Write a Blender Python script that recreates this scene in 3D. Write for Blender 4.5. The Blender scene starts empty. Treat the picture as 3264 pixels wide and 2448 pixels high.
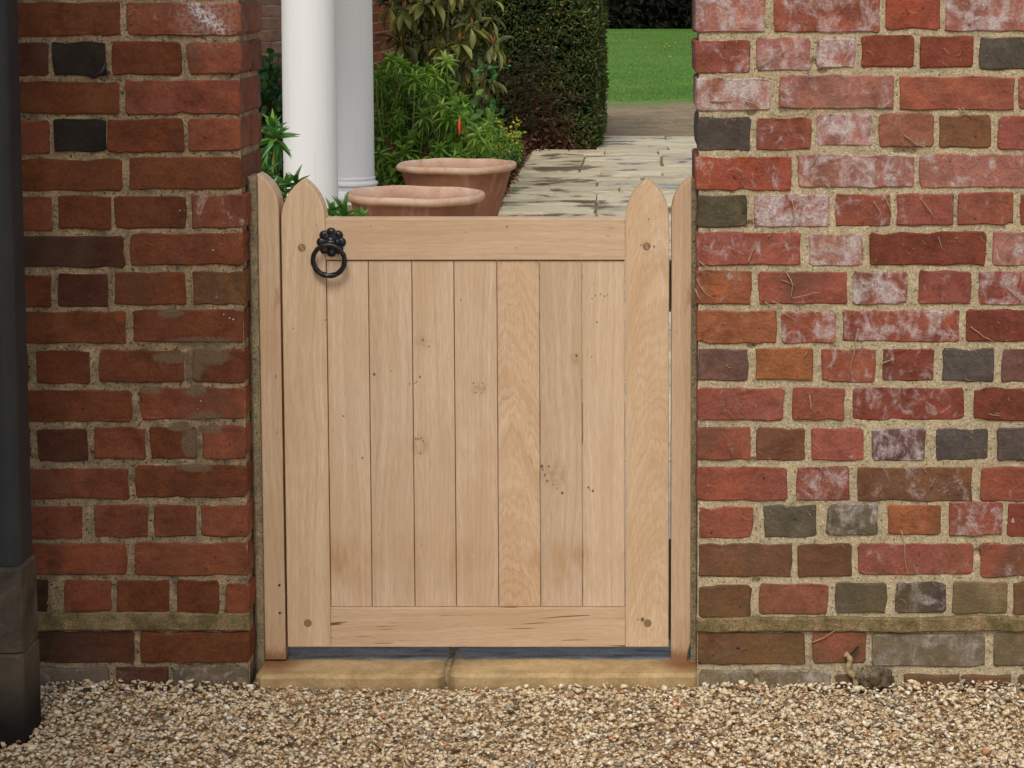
import bpy, bmesh, math, random
import numpy as np
from mathutils import Vector, Matrix, noise as mnoise

random.seed(11)
RNG = np.random.default_rng(11)
SC = bpy.context.scene
COL = SC.collection

# ------------------------------------------------------------------ camera, sky, sun, exposure
CX, CY, CZ = 0.2926, -3.84, 1.3369
cam_data = bpy.data.cameras.new('camera')
cam = bpy.data.objects.new('camera', cam_data)
COL.objects.link(cam)
cam.location = (CX, CY, CZ)
cam.rotation_euler = (math.radians(90 - 5.2), 0, 0)
cam_data.sensor_width = 36
cam_data.lens = 71.609
cam_data.shift_x = -0.11483
cam_data.shift_y = -0.20754
cam_data.clip_start = 0.1
cam_data.clip_end = 500
SC.camera = cam

SUN_DIR = Vector((-0.10, -0.62, 0.78)).normalized()      # towards the sun behind thin cloud
world = bpy.data.worlds.new('World')
SC.world = world
world.use_nodes = True
wn = world.node_tree
bg = wn.nodes['Background']
sky = wn.nodes.new('ShaderNodeTexSky')
sky.sky_type = 'NISHITA'
sky.sun_disc = False
sky.sun_elevation = math.asin(SUN_DIR.z)
sky.sun_rotation = math.atan2(SUN_DIR.x, SUN_DIR.y)
sky.air_density = 1.0
sky.dust_density = 2.0
sky.ozone_density = 1.0
hs = wn.nodes.new('ShaderNodeHueSaturation')
hs.inputs['Saturation'].default_value = 0.45              # cloud veil over the blue
wn.links.new(sky.outputs[0], hs.inputs['Color'])
wn.links.new(hs.outputs[0], bg.inputs['Color'])
bg.inputs['Strength'].default_value = 0.13
sun_d = bpy.data.lights.new('sun', 'SUN')
sun_d.energy = 1.5
sun_d.angle = math.radians(22)
sun_d.color = (1.0, 0.985, 0.95)
sun = bpy.data.objects.new('sun', sun_d)
sun.rotation_euler = (-SUN_DIR).to_track_quat('-Z', 'Y').to_euler()
sun.location = (0, -6, 8)
COL.objects.link(sun)
SC.view_settings.view_transform = 'Standard'
SC.view_settings.look = 'None'
SC.view_settings.exposure = 0.12
SC.view_settings.gamma = 1.0
SC.view_settings.use_curve_mapping = False
SC.render.engine = 'CYCLES'
SC.cycles.max_bounces = 6

# ------------------------------------------------------------------ measured layout, metres (x0, x1, z0, z1, tone, lime bloom)
RIGHT_ROWS = [
  [(0.4164,0.5479,1.2498,1.3167,'P',0.62),(0.5638,0.7632,1.2498,1.3167,'R',0.55),(0.7733,0.8758,1.2561,1.3167,'A',0.1),(0.8874,1.0999,1.2518,1.3167,'P',0.6)],
  [(0.4166,0.5194,1.1737,1.2354,'R',0.42),(0.5304,0.6337,1.1781,1.2397,'P',0.45),(0.6444,0.7185,1.1839,1.2403,'P',0.75),(0.7292,0.8276,1.1839,1.2446,'D',0.15),(0.8401,0.9405,1.1833,1.244,'D',0.12),(0.9522,1.0578,1.1795,1.2411,'G',0.1)],
  [(0.4197,0.5589,1.1021,1.1642,'P',0.72),(0.5754,0.7909,1.1067,1.1694,'P',0.42),(0.8017,1.0186,1.1041,1.1665,'R',0.2),(1.0273,1.1375,1.1041,1.1665,'R',0.4)],
  [(0.4208,0.5216,1.0269,1.0899,'G',0.1),(0.5332,0.6364,1.0275,1.0893,'R',0.35),(0.6465,0.7511,1.0351,1.0968,'P',0.62),(0.7642,0.8687,1.0334,1.0963,'S',0.3),(0.8775,0.9757,1.0328,1.0939,'B',0.08),(0.9894,1.0896,1.0284,1.0925,'R',0.3)],
  [(0.4172,0.5986,0.9516,1.0147,'A',0.35),(0.6113,0.8305,0.9562,1.0197,'P',0.58),(0.8407,1.059,0.9562,1.0197,'P',0.45)],
  [(0.4204,0.5157,0.8806,0.9416,'V',0.05),(0.5291,0.672,0.8812,0.9428,'R',0.72),(0.6828,0.7877,0.8821,0.9445,'R',0.45),(0.8002,0.9072,0.8841,0.9451,'R',0.3),(0.9159,1.02,0.885,0.9466,'R',0.25),(1.034,1.1361,0.8841,0.9451,'D',0.2)],
  [(0.4191,0.6163,0.808,0.8713,'R',0.42),(0.6329,0.736,0.806,0.8698,'P',0.66),(0.7491,0.9696,0.808,0.8713,'D',0.18),(0.9822,1.1259,0.808,0.8713,'P',0.45)],
  [(0.4193,0.5247,0.7333,0.7971,'O',0.3),(0.5387,0.7075,0.7333,0.7954,'R',0.22),(0.7172,0.8225,0.7322,0.7954,'R',0.66),(0.843,0.9424,0.7342,0.7977,'R',0.3),(0.9562,1.0688,0.7322,0.7977,'R',0.62)],
  [(0.421,0.5734,0.6587,0.7209,'O',0.15),(0.5831,0.6848,0.6587,0.7191,'R',0.55),(0.6994,0.9207,0.6605,0.7215,'R',0.58),(0.9353,1.1288,0.6605,0.7233,'D',0.2)],
  [(0.4221,0.5196,0.5844,0.6462,'M',0.3),(0.5343,0.6423,0.5873,0.6492,'O',0.08),(0.6591,0.7618,0.5838,0.6468,'R',0.42),(0.7765,0.8742,0.5858,0.6474,'D',0.45),(0.8901,0.9893,0.5844,0.6474,'G',0.25),(1.0026,1.1068,0.5829,0.6468,'M',0.1)],
  [(0.4224,0.5882,0.5092,0.5718,'R',0.28),(0.6047,0.7038,0.5092,0.5718,'R',0.15),(0.7185,0.9332,0.5092,0.5718,'D',0.42),(0.9517,1.1317,0.5092,0.5718,'D',0.12)],
  [(0.4217,0.5248,0.4313,0.4954,'R',0.2),(0.5346,0.6294,0.4304,0.4933,'B',0.12),(0.6406,0.7408,0.4304,0.4933,'R',0.3),(0.7576,0.8598,0.4304,0.4933,'M',0.55),(0.8793,0.98,0.4304,0.4933,'G',0.3),(0.9971,1.1008,0.4304,0.4933,'G',0.08)],
  [(0.4211,0.5952,0.3514,0.4175,'R',0.22),(0.6123,0.715,0.3514,0.4175,'R',0.45),(0.7304,0.9503,0.3514,0.4175,'B',0.35),(0.9665,1.1495,0.3514,0.4175,'R',0.2)],
  [(0.4261,0.5301,0.2769,0.3402,'R',0.2),(0.5488,0.6522,0.2799,0.3425,'V',0.3),(0.6709,0.77,0.2842,0.3464,'V',0.48),(0.7894,0.8928,0.2839,0.3448,'O',0.12),(0.9073,1.009,0.2815,0.3487,'R',0.5),(1.0197,1.1237,0.2806,0.3468,'D',0.1)],
  [(0.4257,0.6069,0.2012,0.2664,'B',0.15),(0.6172,0.7208,0.2012,0.2664,'B',0.15),(0.7337,0.9553,0.2055,0.2683,'R',0.32),(0.9683,1.1802,0.2012,0.2674,'R',0.35)],
  [(0.4259,0.528,0.1233,0.1857,'B',0.2),(0.5426,0.6768,0.1266,0.1876,'R',0.22),(0.6907,0.7889,0.1306,0.191,'V',0.1),(0.8064,0.903,0.1312,0.191,'G',0.5),(0.916,1.0213,0.1292,0.1923,'U',0.12),(1.0343,1.1428,0.1282,0.1929,'B',0.1)],
  [(0.4236,0.6309,0.0283,0.0917,'B',0.2),(0.6461,0.7501,0.0313,0.0947,'R',0.2),(0.7615,0.9792,0.0253,0.09,'Y',0.5),(0.997,1.2098,0.0253,0.09,'Y',0.4)],
  [(0.4277,0.5328,-0.0368,0.0173,'Y',0.6),(0.5442,0.6809,-0.0368,0.0173,'Y',0.6),(0.6923,0.8046,-0.0368,0.01,'M',0.3),(0.8225,0.9315,-0.0368,0.0083,'B',0.1),(0.9348,1.0324,-0.0368,0.0083,'B',0.1),(1.0454,1.1788,-0.0368,0.0083,'B',0.1)],
]
LEFT_ROWS = [
  [(-0.9566,-0.7988,1.3149,1.3786,'n',0),(-0.7894,-0.6922,1.3149,1.3786,'m',0),(-0.6828,-0.5487,1.3149,1.3786,'l',0),(-0.5385,-0.4359,1.3149,1.3786,'n',0.1)],
  [(-0.8858,-0.6647,1.243,1.3069,'l',0.05),(-0.6534,-0.4372,1.2441,1.3063,'n',0.3)],
  [(-0.9042,-0.8026,1.1678,1.23,'m',0),(-0.7945,-0.6957,1.1692,1.2314,'k',0),(-0.6835,-0.5516,1.1705,1.2319,'l',0),(-0.5408,-0.4392,1.1719,1.2327,'n',0.15)],
  [(-0.8954,-0.6716,1.0959,1.1575,'l',0),(-0.6599,-0.4419,1.0959,1.1597,'n',0.2)],
  [(-0.9138,-0.8037,1.0205,1.0836,'n',0.05),(-0.7963,-0.6985,1.0237,1.0858,'k',0),(-0.695,-0.551,1.0237,1.0864,'l',0),(-0.542,-0.4415,1.0259,1.0877,'n',0.15)],
  [(-0.9158,-0.6695,0.95,1.0106,'l',0),(-0.6545,-0.443,0.9527,1.0142,'l',0.05)],
  [(-0.9015,-0.8034,0.8746,0.939,'n',0.1),(-0.7924,-0.691,0.8781,0.9404,'l',0),(-0.6847,-0.549,0.8781,0.9404,'l',0),(-0.5394,-0.4366,0.8792,0.9423,'n',0.35)],
  [(-0.9145,-0.6673,0.8044,0.865,'m',0),(-0.6563,-0.4414,0.8072,0.8688,'l',0.2)],
  [(-0.9111,-0.8094,0.7277,0.789,'l',0),(-0.7957,-0.7018,0.7282,0.7912,'m',0),(-0.6881,-0.5527,0.7332,0.7945,'l',0),(-0.5395,-0.44,0.7327,0.7962,'o',0.25)],
  [(-0.9076,-0.6687,0.6568,0.7194,'l',0),(-0.6541,-0.444,0.6596,0.7216,'l',0.05)],
  [(-0.9509,-0.857,0.5812,0.6446,'l',0),(-0.8412,-0.7401,0.5806,0.6435,'l',0),(-0.7217,-0.5598,0.5812,0.6446,'l',0),(-0.5424,-0.4425,0.5828,0.646,'l',0.05)],
  [(-0.9147,-0.6603,0.5047,0.5672,'l',0),(-0.6451,-0.4452,0.5103,0.5723,'n',0.08)],
  [(-0.9552,-0.8555,0.4339,0.4955,'l',0),(-0.8419,-0.7474,0.4283,0.4913,'m',0),(-0.7335,-0.6357,0.4339,0.4955,'n',0.05),(-0.6274,-0.5371,0.4339,0.4955,'l',0),(-0.5261,-0.4434,0.4348,0.4969,'n',0.1)],
  [(-0.9162,-0.6696,0.3543,0.4144,'n',0.05),(-0.6555,-0.4425,0.3578,0.4198,'l',0.05)],
  [(-0.9183,-0.7601,0.2786,0.34,'n',0),(-0.7372,-0.6343,0.2797,0.3427,'n',0.05),(-0.6217,-0.5417,0.2797,0.3427,'n',0.05),(-0.5314,-0.4419,0.2817,0.3439,'n',0.1)],
  [(-0.9012,-0.676,0.2053,0.2677,'n',0.05),(-0.6607,-0.442,0.2045,0.2692,'n',0.08)],
  [(-0.9453,-0.8305,0.1333,0.1959,'m',0),(-0.798,-0.7082,0.1333,0.1959,'n',0),(-0.6967,-0.5973,0.1333,0.1959,'l',0),(-0.5821,-0.4999,0.1286,0.1947,'l',0),(-0.4858,-0.4407,0.1286,0.1888,'n',0)],
  [(-0.9098,-0.6665,0.0319,0.094,'m',0.1),(-0.6538,-0.4438,0.0319,0.094,'l',0.02)],
  [(-0.9041,-0.716,-0.0351,0.0232,'y',0.3),(-0.7025,-0.6008,-0.0351,0.0232,'m',0.3),(-0.5924,-0.4465,-0.0351,0.0232,'y',0.4)],
]
IVY_STEMS = [
  [(0.5383,1.1868),(0.5628,1.2041),(0.5902,1.22)],
  [(0.4473,1.1207),(0.4879,1.1215)],
  [(0.5097,1.1201),(0.5257,1.1172),(0.5373,1.1085)],
  [(0.5577,1.0974),(0.5838,1.0933),(0.6157,1.0983),(0.6432,1.1114)],
  [(0.8122,1.0561),(0.8313,1.0415),(0.8561,1.0322)],
  [(0.9131,1.107),(0.9381,1.0916)],
  [(0.7453,1.0663),(0.764,1.0808)],
  [(0.5995,0.9363),(0.605,0.9041),(0.597,0.8806),(0.5958,0.8453)],
  [(0.8428,0.9363),(0.8621,0.9099),(0.8657,0.8988)],
  [(0.7752,0.9407),(0.7832,0.9217),(0.7884,0.9055)],
  [(0.7525,0.9305),(0.7665,0.9085),(0.7573,0.8947)],
  [(0.5562,0.863),(0.5707,0.8865)],
  [(0.6619,0.9656),(0.6774,0.9516)],
  [(0.6454,1.0182),(0.6355,0.9943)],
  [(0.8767,0.863),(0.8885,0.8371)],
  [(0.4552,1.1737),(0.4709,1.1677),(0.4906,1.1711)],
  [(0.9175,1.1085),(0.9322,1.0939)],
  [(0.5165,0.8148),(0.5257,0.836),(0.5329,0.8537)],
  [(0.59,0.7954),(0.5992,0.7741),(0.5985,0.7469)],
  [(0.6009,0.746),(0.6301,0.7528),(0.6555,0.7582)],
  [(0.579,0.7812),(0.6089,0.7712)],
  [(0.5491,0.7392),(0.5717,0.7239),(0.5982,0.7114),(0.6076,0.7026)],
  [(0.5667,0.7404),(0.5828,0.7333)],
  [(0.425,0.816),(0.4491,0.7992)],
  [(0.4222,0.783),(0.4311,0.7638),(0.4434,0.7481)],
  [(0.4188,0.7638),(0.4223,0.7505),(0.4311,0.741)],
  [(0.7279,0.686),(0.7218,0.6527),(0.7115,0.5998)],
  [(0.7668,0.618),(0.7995,0.6296)],
  [(0.9436,0.6904),(0.9649,0.6729),(0.9892,0.6611)],
  [(1.0132,0.7644),(1.0474,0.7327)],
  [(0.98,0.5217),(1.0018,0.5178)],
  [(0.6372,0.5581),(0.6401,0.5283)],
  [(0.6246,0.6343),(0.6318,0.6438)],
  [(0.8132,0.2944),(0.8197,0.2657),(0.8217,0.2393),(0.8289,0.2055)],
  [(0.6422,0.0727),(0.6735,0.0873),(0.7,0.105)],
  [(0.6396,0.0717),(0.6431,0.0333),(0.6384,0.018),(0.6221,0.02),(0.6195,0.024)],
]
IVY_TRUNK = [(0.7079, 0.055), (0.7178, 0.0434), (0.7147, 0.0233), (0.7289, 0.0033), (0.7282, -0.0201)]
IVY_SPUR = [(0.7193, 0.0534), (0.7274, 0.0617), (0.7348, 0.0694)]

# ------------------------------------------------------------------ helpers
def lin(c):
    return tuple(((v / 255.0) / 12.92 if v / 255.0 <= 0.04045 else ((v / 255.0 + 0.055) / 1.055) ** 2.4) for v in c)

def alb(r, g, b, k=0.86):
    return tuple(v * k for v in lin((r, g, b)))

class NT:
    """a small node-tree builder"""
    def __init__(self, name, rough=0.8, spec=0.3):
        self.m = bpy.data.materials.new(name)
        self.m.use_nodes = True
        self.t = self.m.node_tree
        self.b = self.t.nodes['Principled BSDF']
        self.b.inputs['Roughness'].default_value = rough
        self.b.inputs['Specular IOR Level'].default_value = spec
        self._oc = None
    def n(self, kind, **kw):
        x = self.t.nodes.new(kind)
        for k, v in kw.items():
            setattr(x, k, v)
        return x
    def put(self, sock, v):
        if hasattr(v, 'is_output'):
            self.t.links.new(v, sock)
        elif isinstance(v, (tuple, list)):
            sock.default_value = tuple(v) + ((1.0,) if len(v) == 3 and sock.type == 'RGBA' else ())
        else:
            sock.default_value = v
    def objco(self):
        if self._oc is None:
            tc = self.n('ShaderNodeTexCoord')
            self._oc = tc.outputs['Object']
        return self._oc
    def info(self):
        return self.n('ShaderNodeObjectInfo')
    def math(self, op, a, b=0.0, c=0.0, clamp=False):
        x = self.n('ShaderNodeMath', operation=op, use_clamp=clamp)
        self.put(x.inputs[0], a); self.put(x.inputs[1], b); self.put(x.inputs[2], c)
        return x.outputs[0]
    def vmath(self, op, a, b=(0, 0, 0)):
        x = self.n('ShaderNodeVectorMath', operation=op)
        self.put(x.inputs[0], a); self.put(x.inputs[1], b)
        return x.outputs['Value'] if op in ('DISTANCE', 'LENGTH', 'DOT_PRODUCT') else x.outputs[0]
    def vec(self, x=0.0, y=0.0, z=0.0):
        c = self.n('ShaderNodeCombineXYZ')
        self.put(c.inputs[0], x); self.put(c.inputs[1], y); self.put(c.inputs[2], z)
        return c.outputs[0]
    def sep(self, v):
        s = self.n('ShaderNodeSeparateXYZ')
        self.put(s.inputs[0], v)
        return s.outputs
    def noise(self, co, scale=5.0, detail=4.0, rough=0.55, dist=0.0):
        x = self.n('ShaderNodeTexNoise')
        self.put(x.inputs['Vector'], co)
        x.inputs['Scale'].default_value = scale
        x.inputs['Detail'].default_value = detail
        x.inputs['Roughness'].default_value = rough
        x.inputs['Distortion'].default_value = dist
        return x.outputs['Fac']
    def ramp(self, f, stops, interp='LINEAR'):
        x = self.n('ShaderNodeValToRGB')
        x.color_ramp.interpolation = interp
        e = x.color_ramp.elements
        while len(e) < len(stops):
            e.new(0.5)
        for el, (p, c) in zip(e, stops):
            el.position = p
            el.color = tuple(c) + (1.0,) if not isinstance(c, (int, float)) else (c, c, c, 1.0)
        self.put(x.inputs[0], f)
        return x.outputs[0]
    def rng(self, v, a, b, c=0.0, d=1.0, smooth=False):
        x = self.n('ShaderNodeMapRange')
        if smooth:
            x.interpolation_type = 'SMOOTHSTEP'
        for i, q in enumerate((v, a, b, c, d)):
            self.put(x.inputs[i], q)
        return x.outputs[0]
    def mix(self, f, a, b, mode='MIX'):
        x = self.n('ShaderNodeMix', data_type='RGBA', blend_type=mode)
        self.put(x.inputs[0], f); self.put(x.inputs[6], a); self.put(x.inputs[7], b)
        return x.outputs[2]
    def scale(self, c, f):
        """colour times a scalar"""
        x = self.n('ShaderNodeVectorMath', operation='SCALE')
        self.put(x.inputs[0], c); self.put(x.inputs['Scale'], f)
        return x.outputs[0]
    def attr(self, name):
        x = self.n('ShaderNodeAttribute')
        x.attribute_name = name
        return x.outputs['Fac']
    def color(self, c):
        self.put(self.b.inputs['Base Color'], c)
    def roughness(self, r):
        self.put(self.b.inputs['Roughness'], r)
    def bump(self, h, strength=0.5, dist=0.002):
        x = self.n('ShaderNodeBump')
        x.inputs['Strength'].default_value = strength
        x.inputs['Distance'].default_value = dist
        self.put(x.inputs['Height'], h)
        self.t.links.new(x.outputs[0], self.b.inputs['Normal'])

def tag(o, label=None, cat=None, group=None, kind=None):
    if label: o['label'] = label
    if cat: o['category'] = cat
    if group: o['group'] = group
    if kind: o['kind'] = kind
    return o

def thing(name, label, cat, loc=(0, 0, 0), group=None):
    o = bpy.data.objects.new(name, None)
    o.empty_display_size = 0.05
    COL.objects.link(o)
    o.location = loc
    return tag(o, label, cat, group)

def root_loc(p):
    while p.parent is not None:
        p = p.parent
    return np.array(p.location)

def mesh_obj(name, V, F, mat, parent=None, smooth=False, attrs=None, tris=False):
    """one mesh object; V are world coordinates, made local to the thing's base"""
    V = np.asarray(V, dtype=np.float64).reshape(-1, 3)
    if parent is not None:
        V = V - root_loc(parent)
    me = bpy.data.meshes.new(name)
    if tris:
        F = np.asarray(F, dtype=np.int32)
        k = F.shape[1]
        me.vertices.add(len(V)); me.vertices.foreach_set('co', V.ravel())
        me.loops.add(F.size); me.loops.foreach_set('vertex_index', F.ravel())
        me.polygons.add(len(F))
        me.polygons.foreach_set('loop_start', np.arange(0, F.size, k, dtype=np.int32))
        me.update(calc_edges=True)
    else:
        me.from_pydata([tuple(v) for v in V], [], [tuple(int(i) for i in f) for f in F])
        me.update()
    for an, av in (attrs or {}).items():
        a = me.attributes.new(an, 'FLOAT', 'POINT')
        a.data.foreach_set('value', np.asarray(av, dtype=np.float32))
    if smooth:
        me.polygons.foreach_set('use_smooth', np.ones(len(me.polygons), dtype=bool))
    me.materials.append(mat)
    o = bpy.data.objects.new(name, me)
    COL.objects.link(o)
    if parent is not None:
        o.parent = parent
    return o

class Geo:
    """collects pieces that belong to one mesh"""
    def __init__(self):
        self.V = []; self.F = []; self.k = 0
    def add(self, V, F):
        self.V += [tuple(v) for v in V]
        self.F += [tuple(i + self.k for i in f) for f in F]
        self.k = len(self.V)
        return self
    def obj(self, name, mat, parent=None, smooth=False):
        return mesh_obj(name, self.V, self.F, mat, parent, smooth)

def extrude_outline(pts, yf, yb, bevel, axis='y', wob=0.0):
    """outline (u, w) counter-clockwise seen from the front; front at depth yf with a bevelled arris, back at yb.
    axis 'y': u=x, w=z, front faces -y.   axis 'x': u=y, w=z, front faces +x (yf, yb are x).   axis 'z': u=x, w=y, front faces +z."""
    n = len(pts)
    P = [Vector((p[0], p[1])) for p in pts]
    inn = []
    for i in range(n):
        a, b, c = P[i - 1], P[i], P[(i + 1) % n]
        e1 = (b - a).normalized(); e2 = (c - b).normalized()
        nn = Vector((-e1.y - e2.y, e1.x + e2.x))
        if nn.length < 1e-6: nn = Vector((-e1.y, e1.x))
        nn.normalize()
        d = max(0.5, nn.dot(Vector((-e1.y, e1.x))))
        inn.append(b + nn * bevel / d)
    s = 1 if yb > yf else -1
    V = [(p.x, p.y, yf + random.uniform(-wob, wob)) for p in inn] + [(p.x, p.y, yf + s * bevel) for p in P] + [(p.x, p.y, yb) for p in P]
    F = [tuple(range(n))]
    for i in range(n):
        j = (i + 1) % n
        F.append((n + i, n + j, j, i))
        F.append((2 * n + i, 2 * n + j, n + j, n + i))
    F.append(tuple(range(3 * n - 1, 2 * n - 1, -1)))
    if axis == 'y':
        V = [(u, d, w) for u, w, d in V]
    elif axis == 'x':
        V = [(d, u, w) for u, w, d in V]
    else:
        V = [(u, w, d) for u, w, d in V]
    return V, F

def bevel_box(x0, x1, y0, y1, z0, z1, b=0.002):
    return extrude_outline([(x0, z0), (x1, z0), (x1, z1), (x0, z1)], y0, y1, b)

def box(x0, x1, y0, y1, z0, z1):
    V = [(x, y, z) for z in (z0, z1) for y in (y0, y1) for x in (x0, x1)]
    F = [(0, 2, 3, 1), (4, 5, 7, 6), (0, 1, 5, 4), (2, 6, 7, 3), (0, 4, 6, 2), (1, 3, 7, 5)]
    return V, F

def tube(pts, r, n=6, cap=True):
    pts = [Vector(p) for p in pts]
    rs = r if isinstance(r, (list, tuple)) else [r] * len(pts)
    V, F = [], []
    for i, p in enumerate(pts):
        d = (pts[min(i + 1, len(pts) - 1)] - pts[max(i - 1, 0)]).normalized()
        a = d.cross(Vector((0.31, 0.87, 0.37))).normalized(); b = d.cross(a)
        for k in range(n):
            t = 2 * math.pi * k / n
            V.append(p + (a * math.cos(t) + b * math.sin(t)) * rs[i])
    for i in range(len(pts) - 1):
        for k in range(n):
            q = (k + 1) % n
            F.append((i * n + k, i * n + q, (i + 1) * n + q, (i + 1) * n + k))
    if cap:
        F.append(tuple(range(n - 1, -1, -1)))
        F.append(tuple(range((len(pts) - 1) * n, len(pts) * n)))
    return V, F

def lathe(prof, cx, cy, n=48):
    V, F = [], []
    for r, z in prof:
        for k in range(n):
            t = 2 * math.pi * k / n
            V.append((cx + r * math.cos(t), cy + r * math.sin(t), z))
    for i in range(len(prof) - 1):
        for k in range(n):
            q = (k + 1) % n
            F.append((i * n + k, i * n + q, (i + 1) * n + q, (i + 1) * n + k))
    return V, F

def smooth_path(pts, sub=4):
    """Catmull-Rom through the points"""
    P = [Vector(p) for p in pts]
    if len(P) < 3: 
        return [P[0].lerp(P[-1], i / sub) for i in range(sub + 1)]
    out = []
    Q = [P[0]] + P + [P[-1]]
    for i in range(1, len(Q) - 2):
        for s in range(sub):
            t = s / sub
            a, b, c, d = Q[i - 1], Q[i], Q[i + 1], Q[i + 2]
            out.append(0.5 * ((2 * b) + (c - a) * t + (2 * a - 5 * b + 4 * c - d) * t * t + (3 * b - a - 3 * c + d) * t ** 3))
    out.append(P[-1])
    return out

# ------------------------------------------------------------------ leaves: many small curved blades scattered by numpy
def leaf_template(nseg=4, wmax=0.4, fold=0.18, curl=0.25, tip=1.0):
    """unit leaf along +y, folded at the midrib, bending to -z"""
    V = []
    for i in range(nseg + 1):
        t = i / nseg
        w = math.sin(math.pi * min(1.0, (t * 0.96 + 0.02)) ** wmax) * 0.5
        if i == nseg: w = 0.02
        z = -curl * t * t
        y = t - 0.25 * curl * t * t * t
        V += [(-w, y, z + fold * w), (0, y, z), (w, y, z + fold * w)]
    F = []
    for i in range(nseg):
        a = 3 * i
        F += [(a, a + 1, a + 4, a + 3), (a + 1, a + 2, a + 5, a + 4)]
    return np.array(V), np.array(F)

def scatter(T, pos, d, up, L, W, tint):
    """place template T at pos (N,3), length axis d, roughly facing up; returns V, F, tint per vertex"""
    TV, TF = T
    pos = np.asarray(pos, float); d = np.asarray(d, float); up = np.asarray(up, float)
    d = d / np.linalg.norm(d, axis=1, keepdims=True)
    s = np.cross(d, up); s /= np.maximum(np.linalg.norm(s, axis=1, keepdims=True), 1e-6)
    n = np.cross(s, d)
    L = np.asarray(L, float)[:, None, None]; W = np.asarray(W, float)[:, None, None]
    V = (pos[:, None, :] + s[:, None, :] * TV[None, :, 0:1] * W + d[:, None, :] * TV[None, :, 1:2] * L + n[:, None, :] * TV[None, :, 2:3] * L)
    N, K = len(pos), len(TV)
    F = (TF[None, :, :] + (np.arange(N) * K)[:, None, None]).reshape(-1, TF.shape[1])
    return V.reshape(-1, 3), F, np.repeat(np.asarray(tint, float), K)

def rand_dirs(n):
    v = RNG.normal(size=(n, 3))
    return v / np.linalg.norm(v, axis=1, keepdims=True)

class LeafBatch:
    def __init__(self):
        self.V = []; self.F = []; self.t = []; self.k = 0
    def add(self, T, pos, d, up, L, W, tint):
        if len(pos) == 0: return
        V, F, t = scatter(T, pos, d, up, L, W, tint)
        self.V.append(V); self.F.append(F + self.k); self.t.append(t); self.k += len(V)
    def obj(self, name, mat, parent=None, smooth=True):
        return mesh_obj(name, np.concatenate(self.V), np.concatenate(self.F), mat, parent, smooth, {'tint': np.concatenate(self.t)}, tris=True)

def whorl(batch, T, c, axis, n, L, W, el0, el1, tint, jit=0.25):
    """a rosette of n leaves round a stem tip; el: elevation of the blades against the axis, low to high"""
    axis = np.array(axis, float); axis /= np.linalg.norm(axis)
    a = np.cross(axis, [0.3, 0.9, 0.2]); a /= np.linalg.norm(a); b = np.cross(axis, a)
    k = np.arange(n)
    az = k * 2.399963 + RNG.uniform(0, 6)
    el = np.radians(el0 + (el1 - el0) * k / max(1, n - 1)) + RNG.normal(0, jit * 0.5, n)
    hd = a[None] * np.cos(az)[:, None] + b[None] * np.sin(az)[:, None]
    d = hd * np.cos(el)[:, None] + axis[None] * np.sin(el)[:, None]
    up = axis[None] * np.cos(el)[:, None] - hd * np.sin(el)[:, None] + RNG.normal(0, 0.12, (n, 3))
    pos = np.array(c)[None] + axis[None] * ((k / n - 0.6) * 0.35 * L)[:, None]
    Ls = L * RNG.uniform(0.75, 1.12, n) * np.where(k > n * 0.8, 0.7, 1.0)
    batch.add(T, pos, d, up, Ls, W * RNG.uniform(0.8, 1.15, n), np.clip(tint + RNG.normal(0, 0.12, n) + 0.18 * (k / n), 0, 1))

# ------------------------------------------------------------------ materials
SMEARS = [(-0.5837, 0.7150, 0.024, 0.008), (-0.525, 0.660, 0.062, 0.010), (-0.5799, 0.630, 0.040, 0.010), (-0.5085, 0.634, 0.036, 0.016), (-0.5408, 0.610, 0.018, 0.024), (-0.5373, 0.5655, 0.020, 0.010), (-0.519, 0.5150, 0.032, 0.010), (-0.569, 0.4969, 0.022, 0.008), (-0.5476, 0.4633, 0.018, 0.028), (-0.5085, 0.4913, 0.024, 0.007), (-0.6225, 0.5667, 0.022, 0.007), (-0.54, 0.4165, 0.03, 0.008)]
def smear_mask(m):
    """thin broken skins of cement where the pier was repointed"""
    pos = m.n('ShaderNodeNewGeometry').outputs['Position']
    w = m.math('ADD', m.math('MULTIPLY', m.noise(pos, 60, 5, 0.7), 1.6), -0.8)
    out = None
    for (sx, sz, rx, rz) in SMEARS:
        d = m.vmath('DISTANCE', m.vmath('MULTIPLY', pos, (1 / rx, 0.0, 1 / rz)), (sx / rx, 0.0, sz / rz))
        k = m.rng(m.math('ADD', d, w), 1.25, 0.85)
        out = k if out is None else m.math('MAXIMUM', out, k)
    return out
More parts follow.
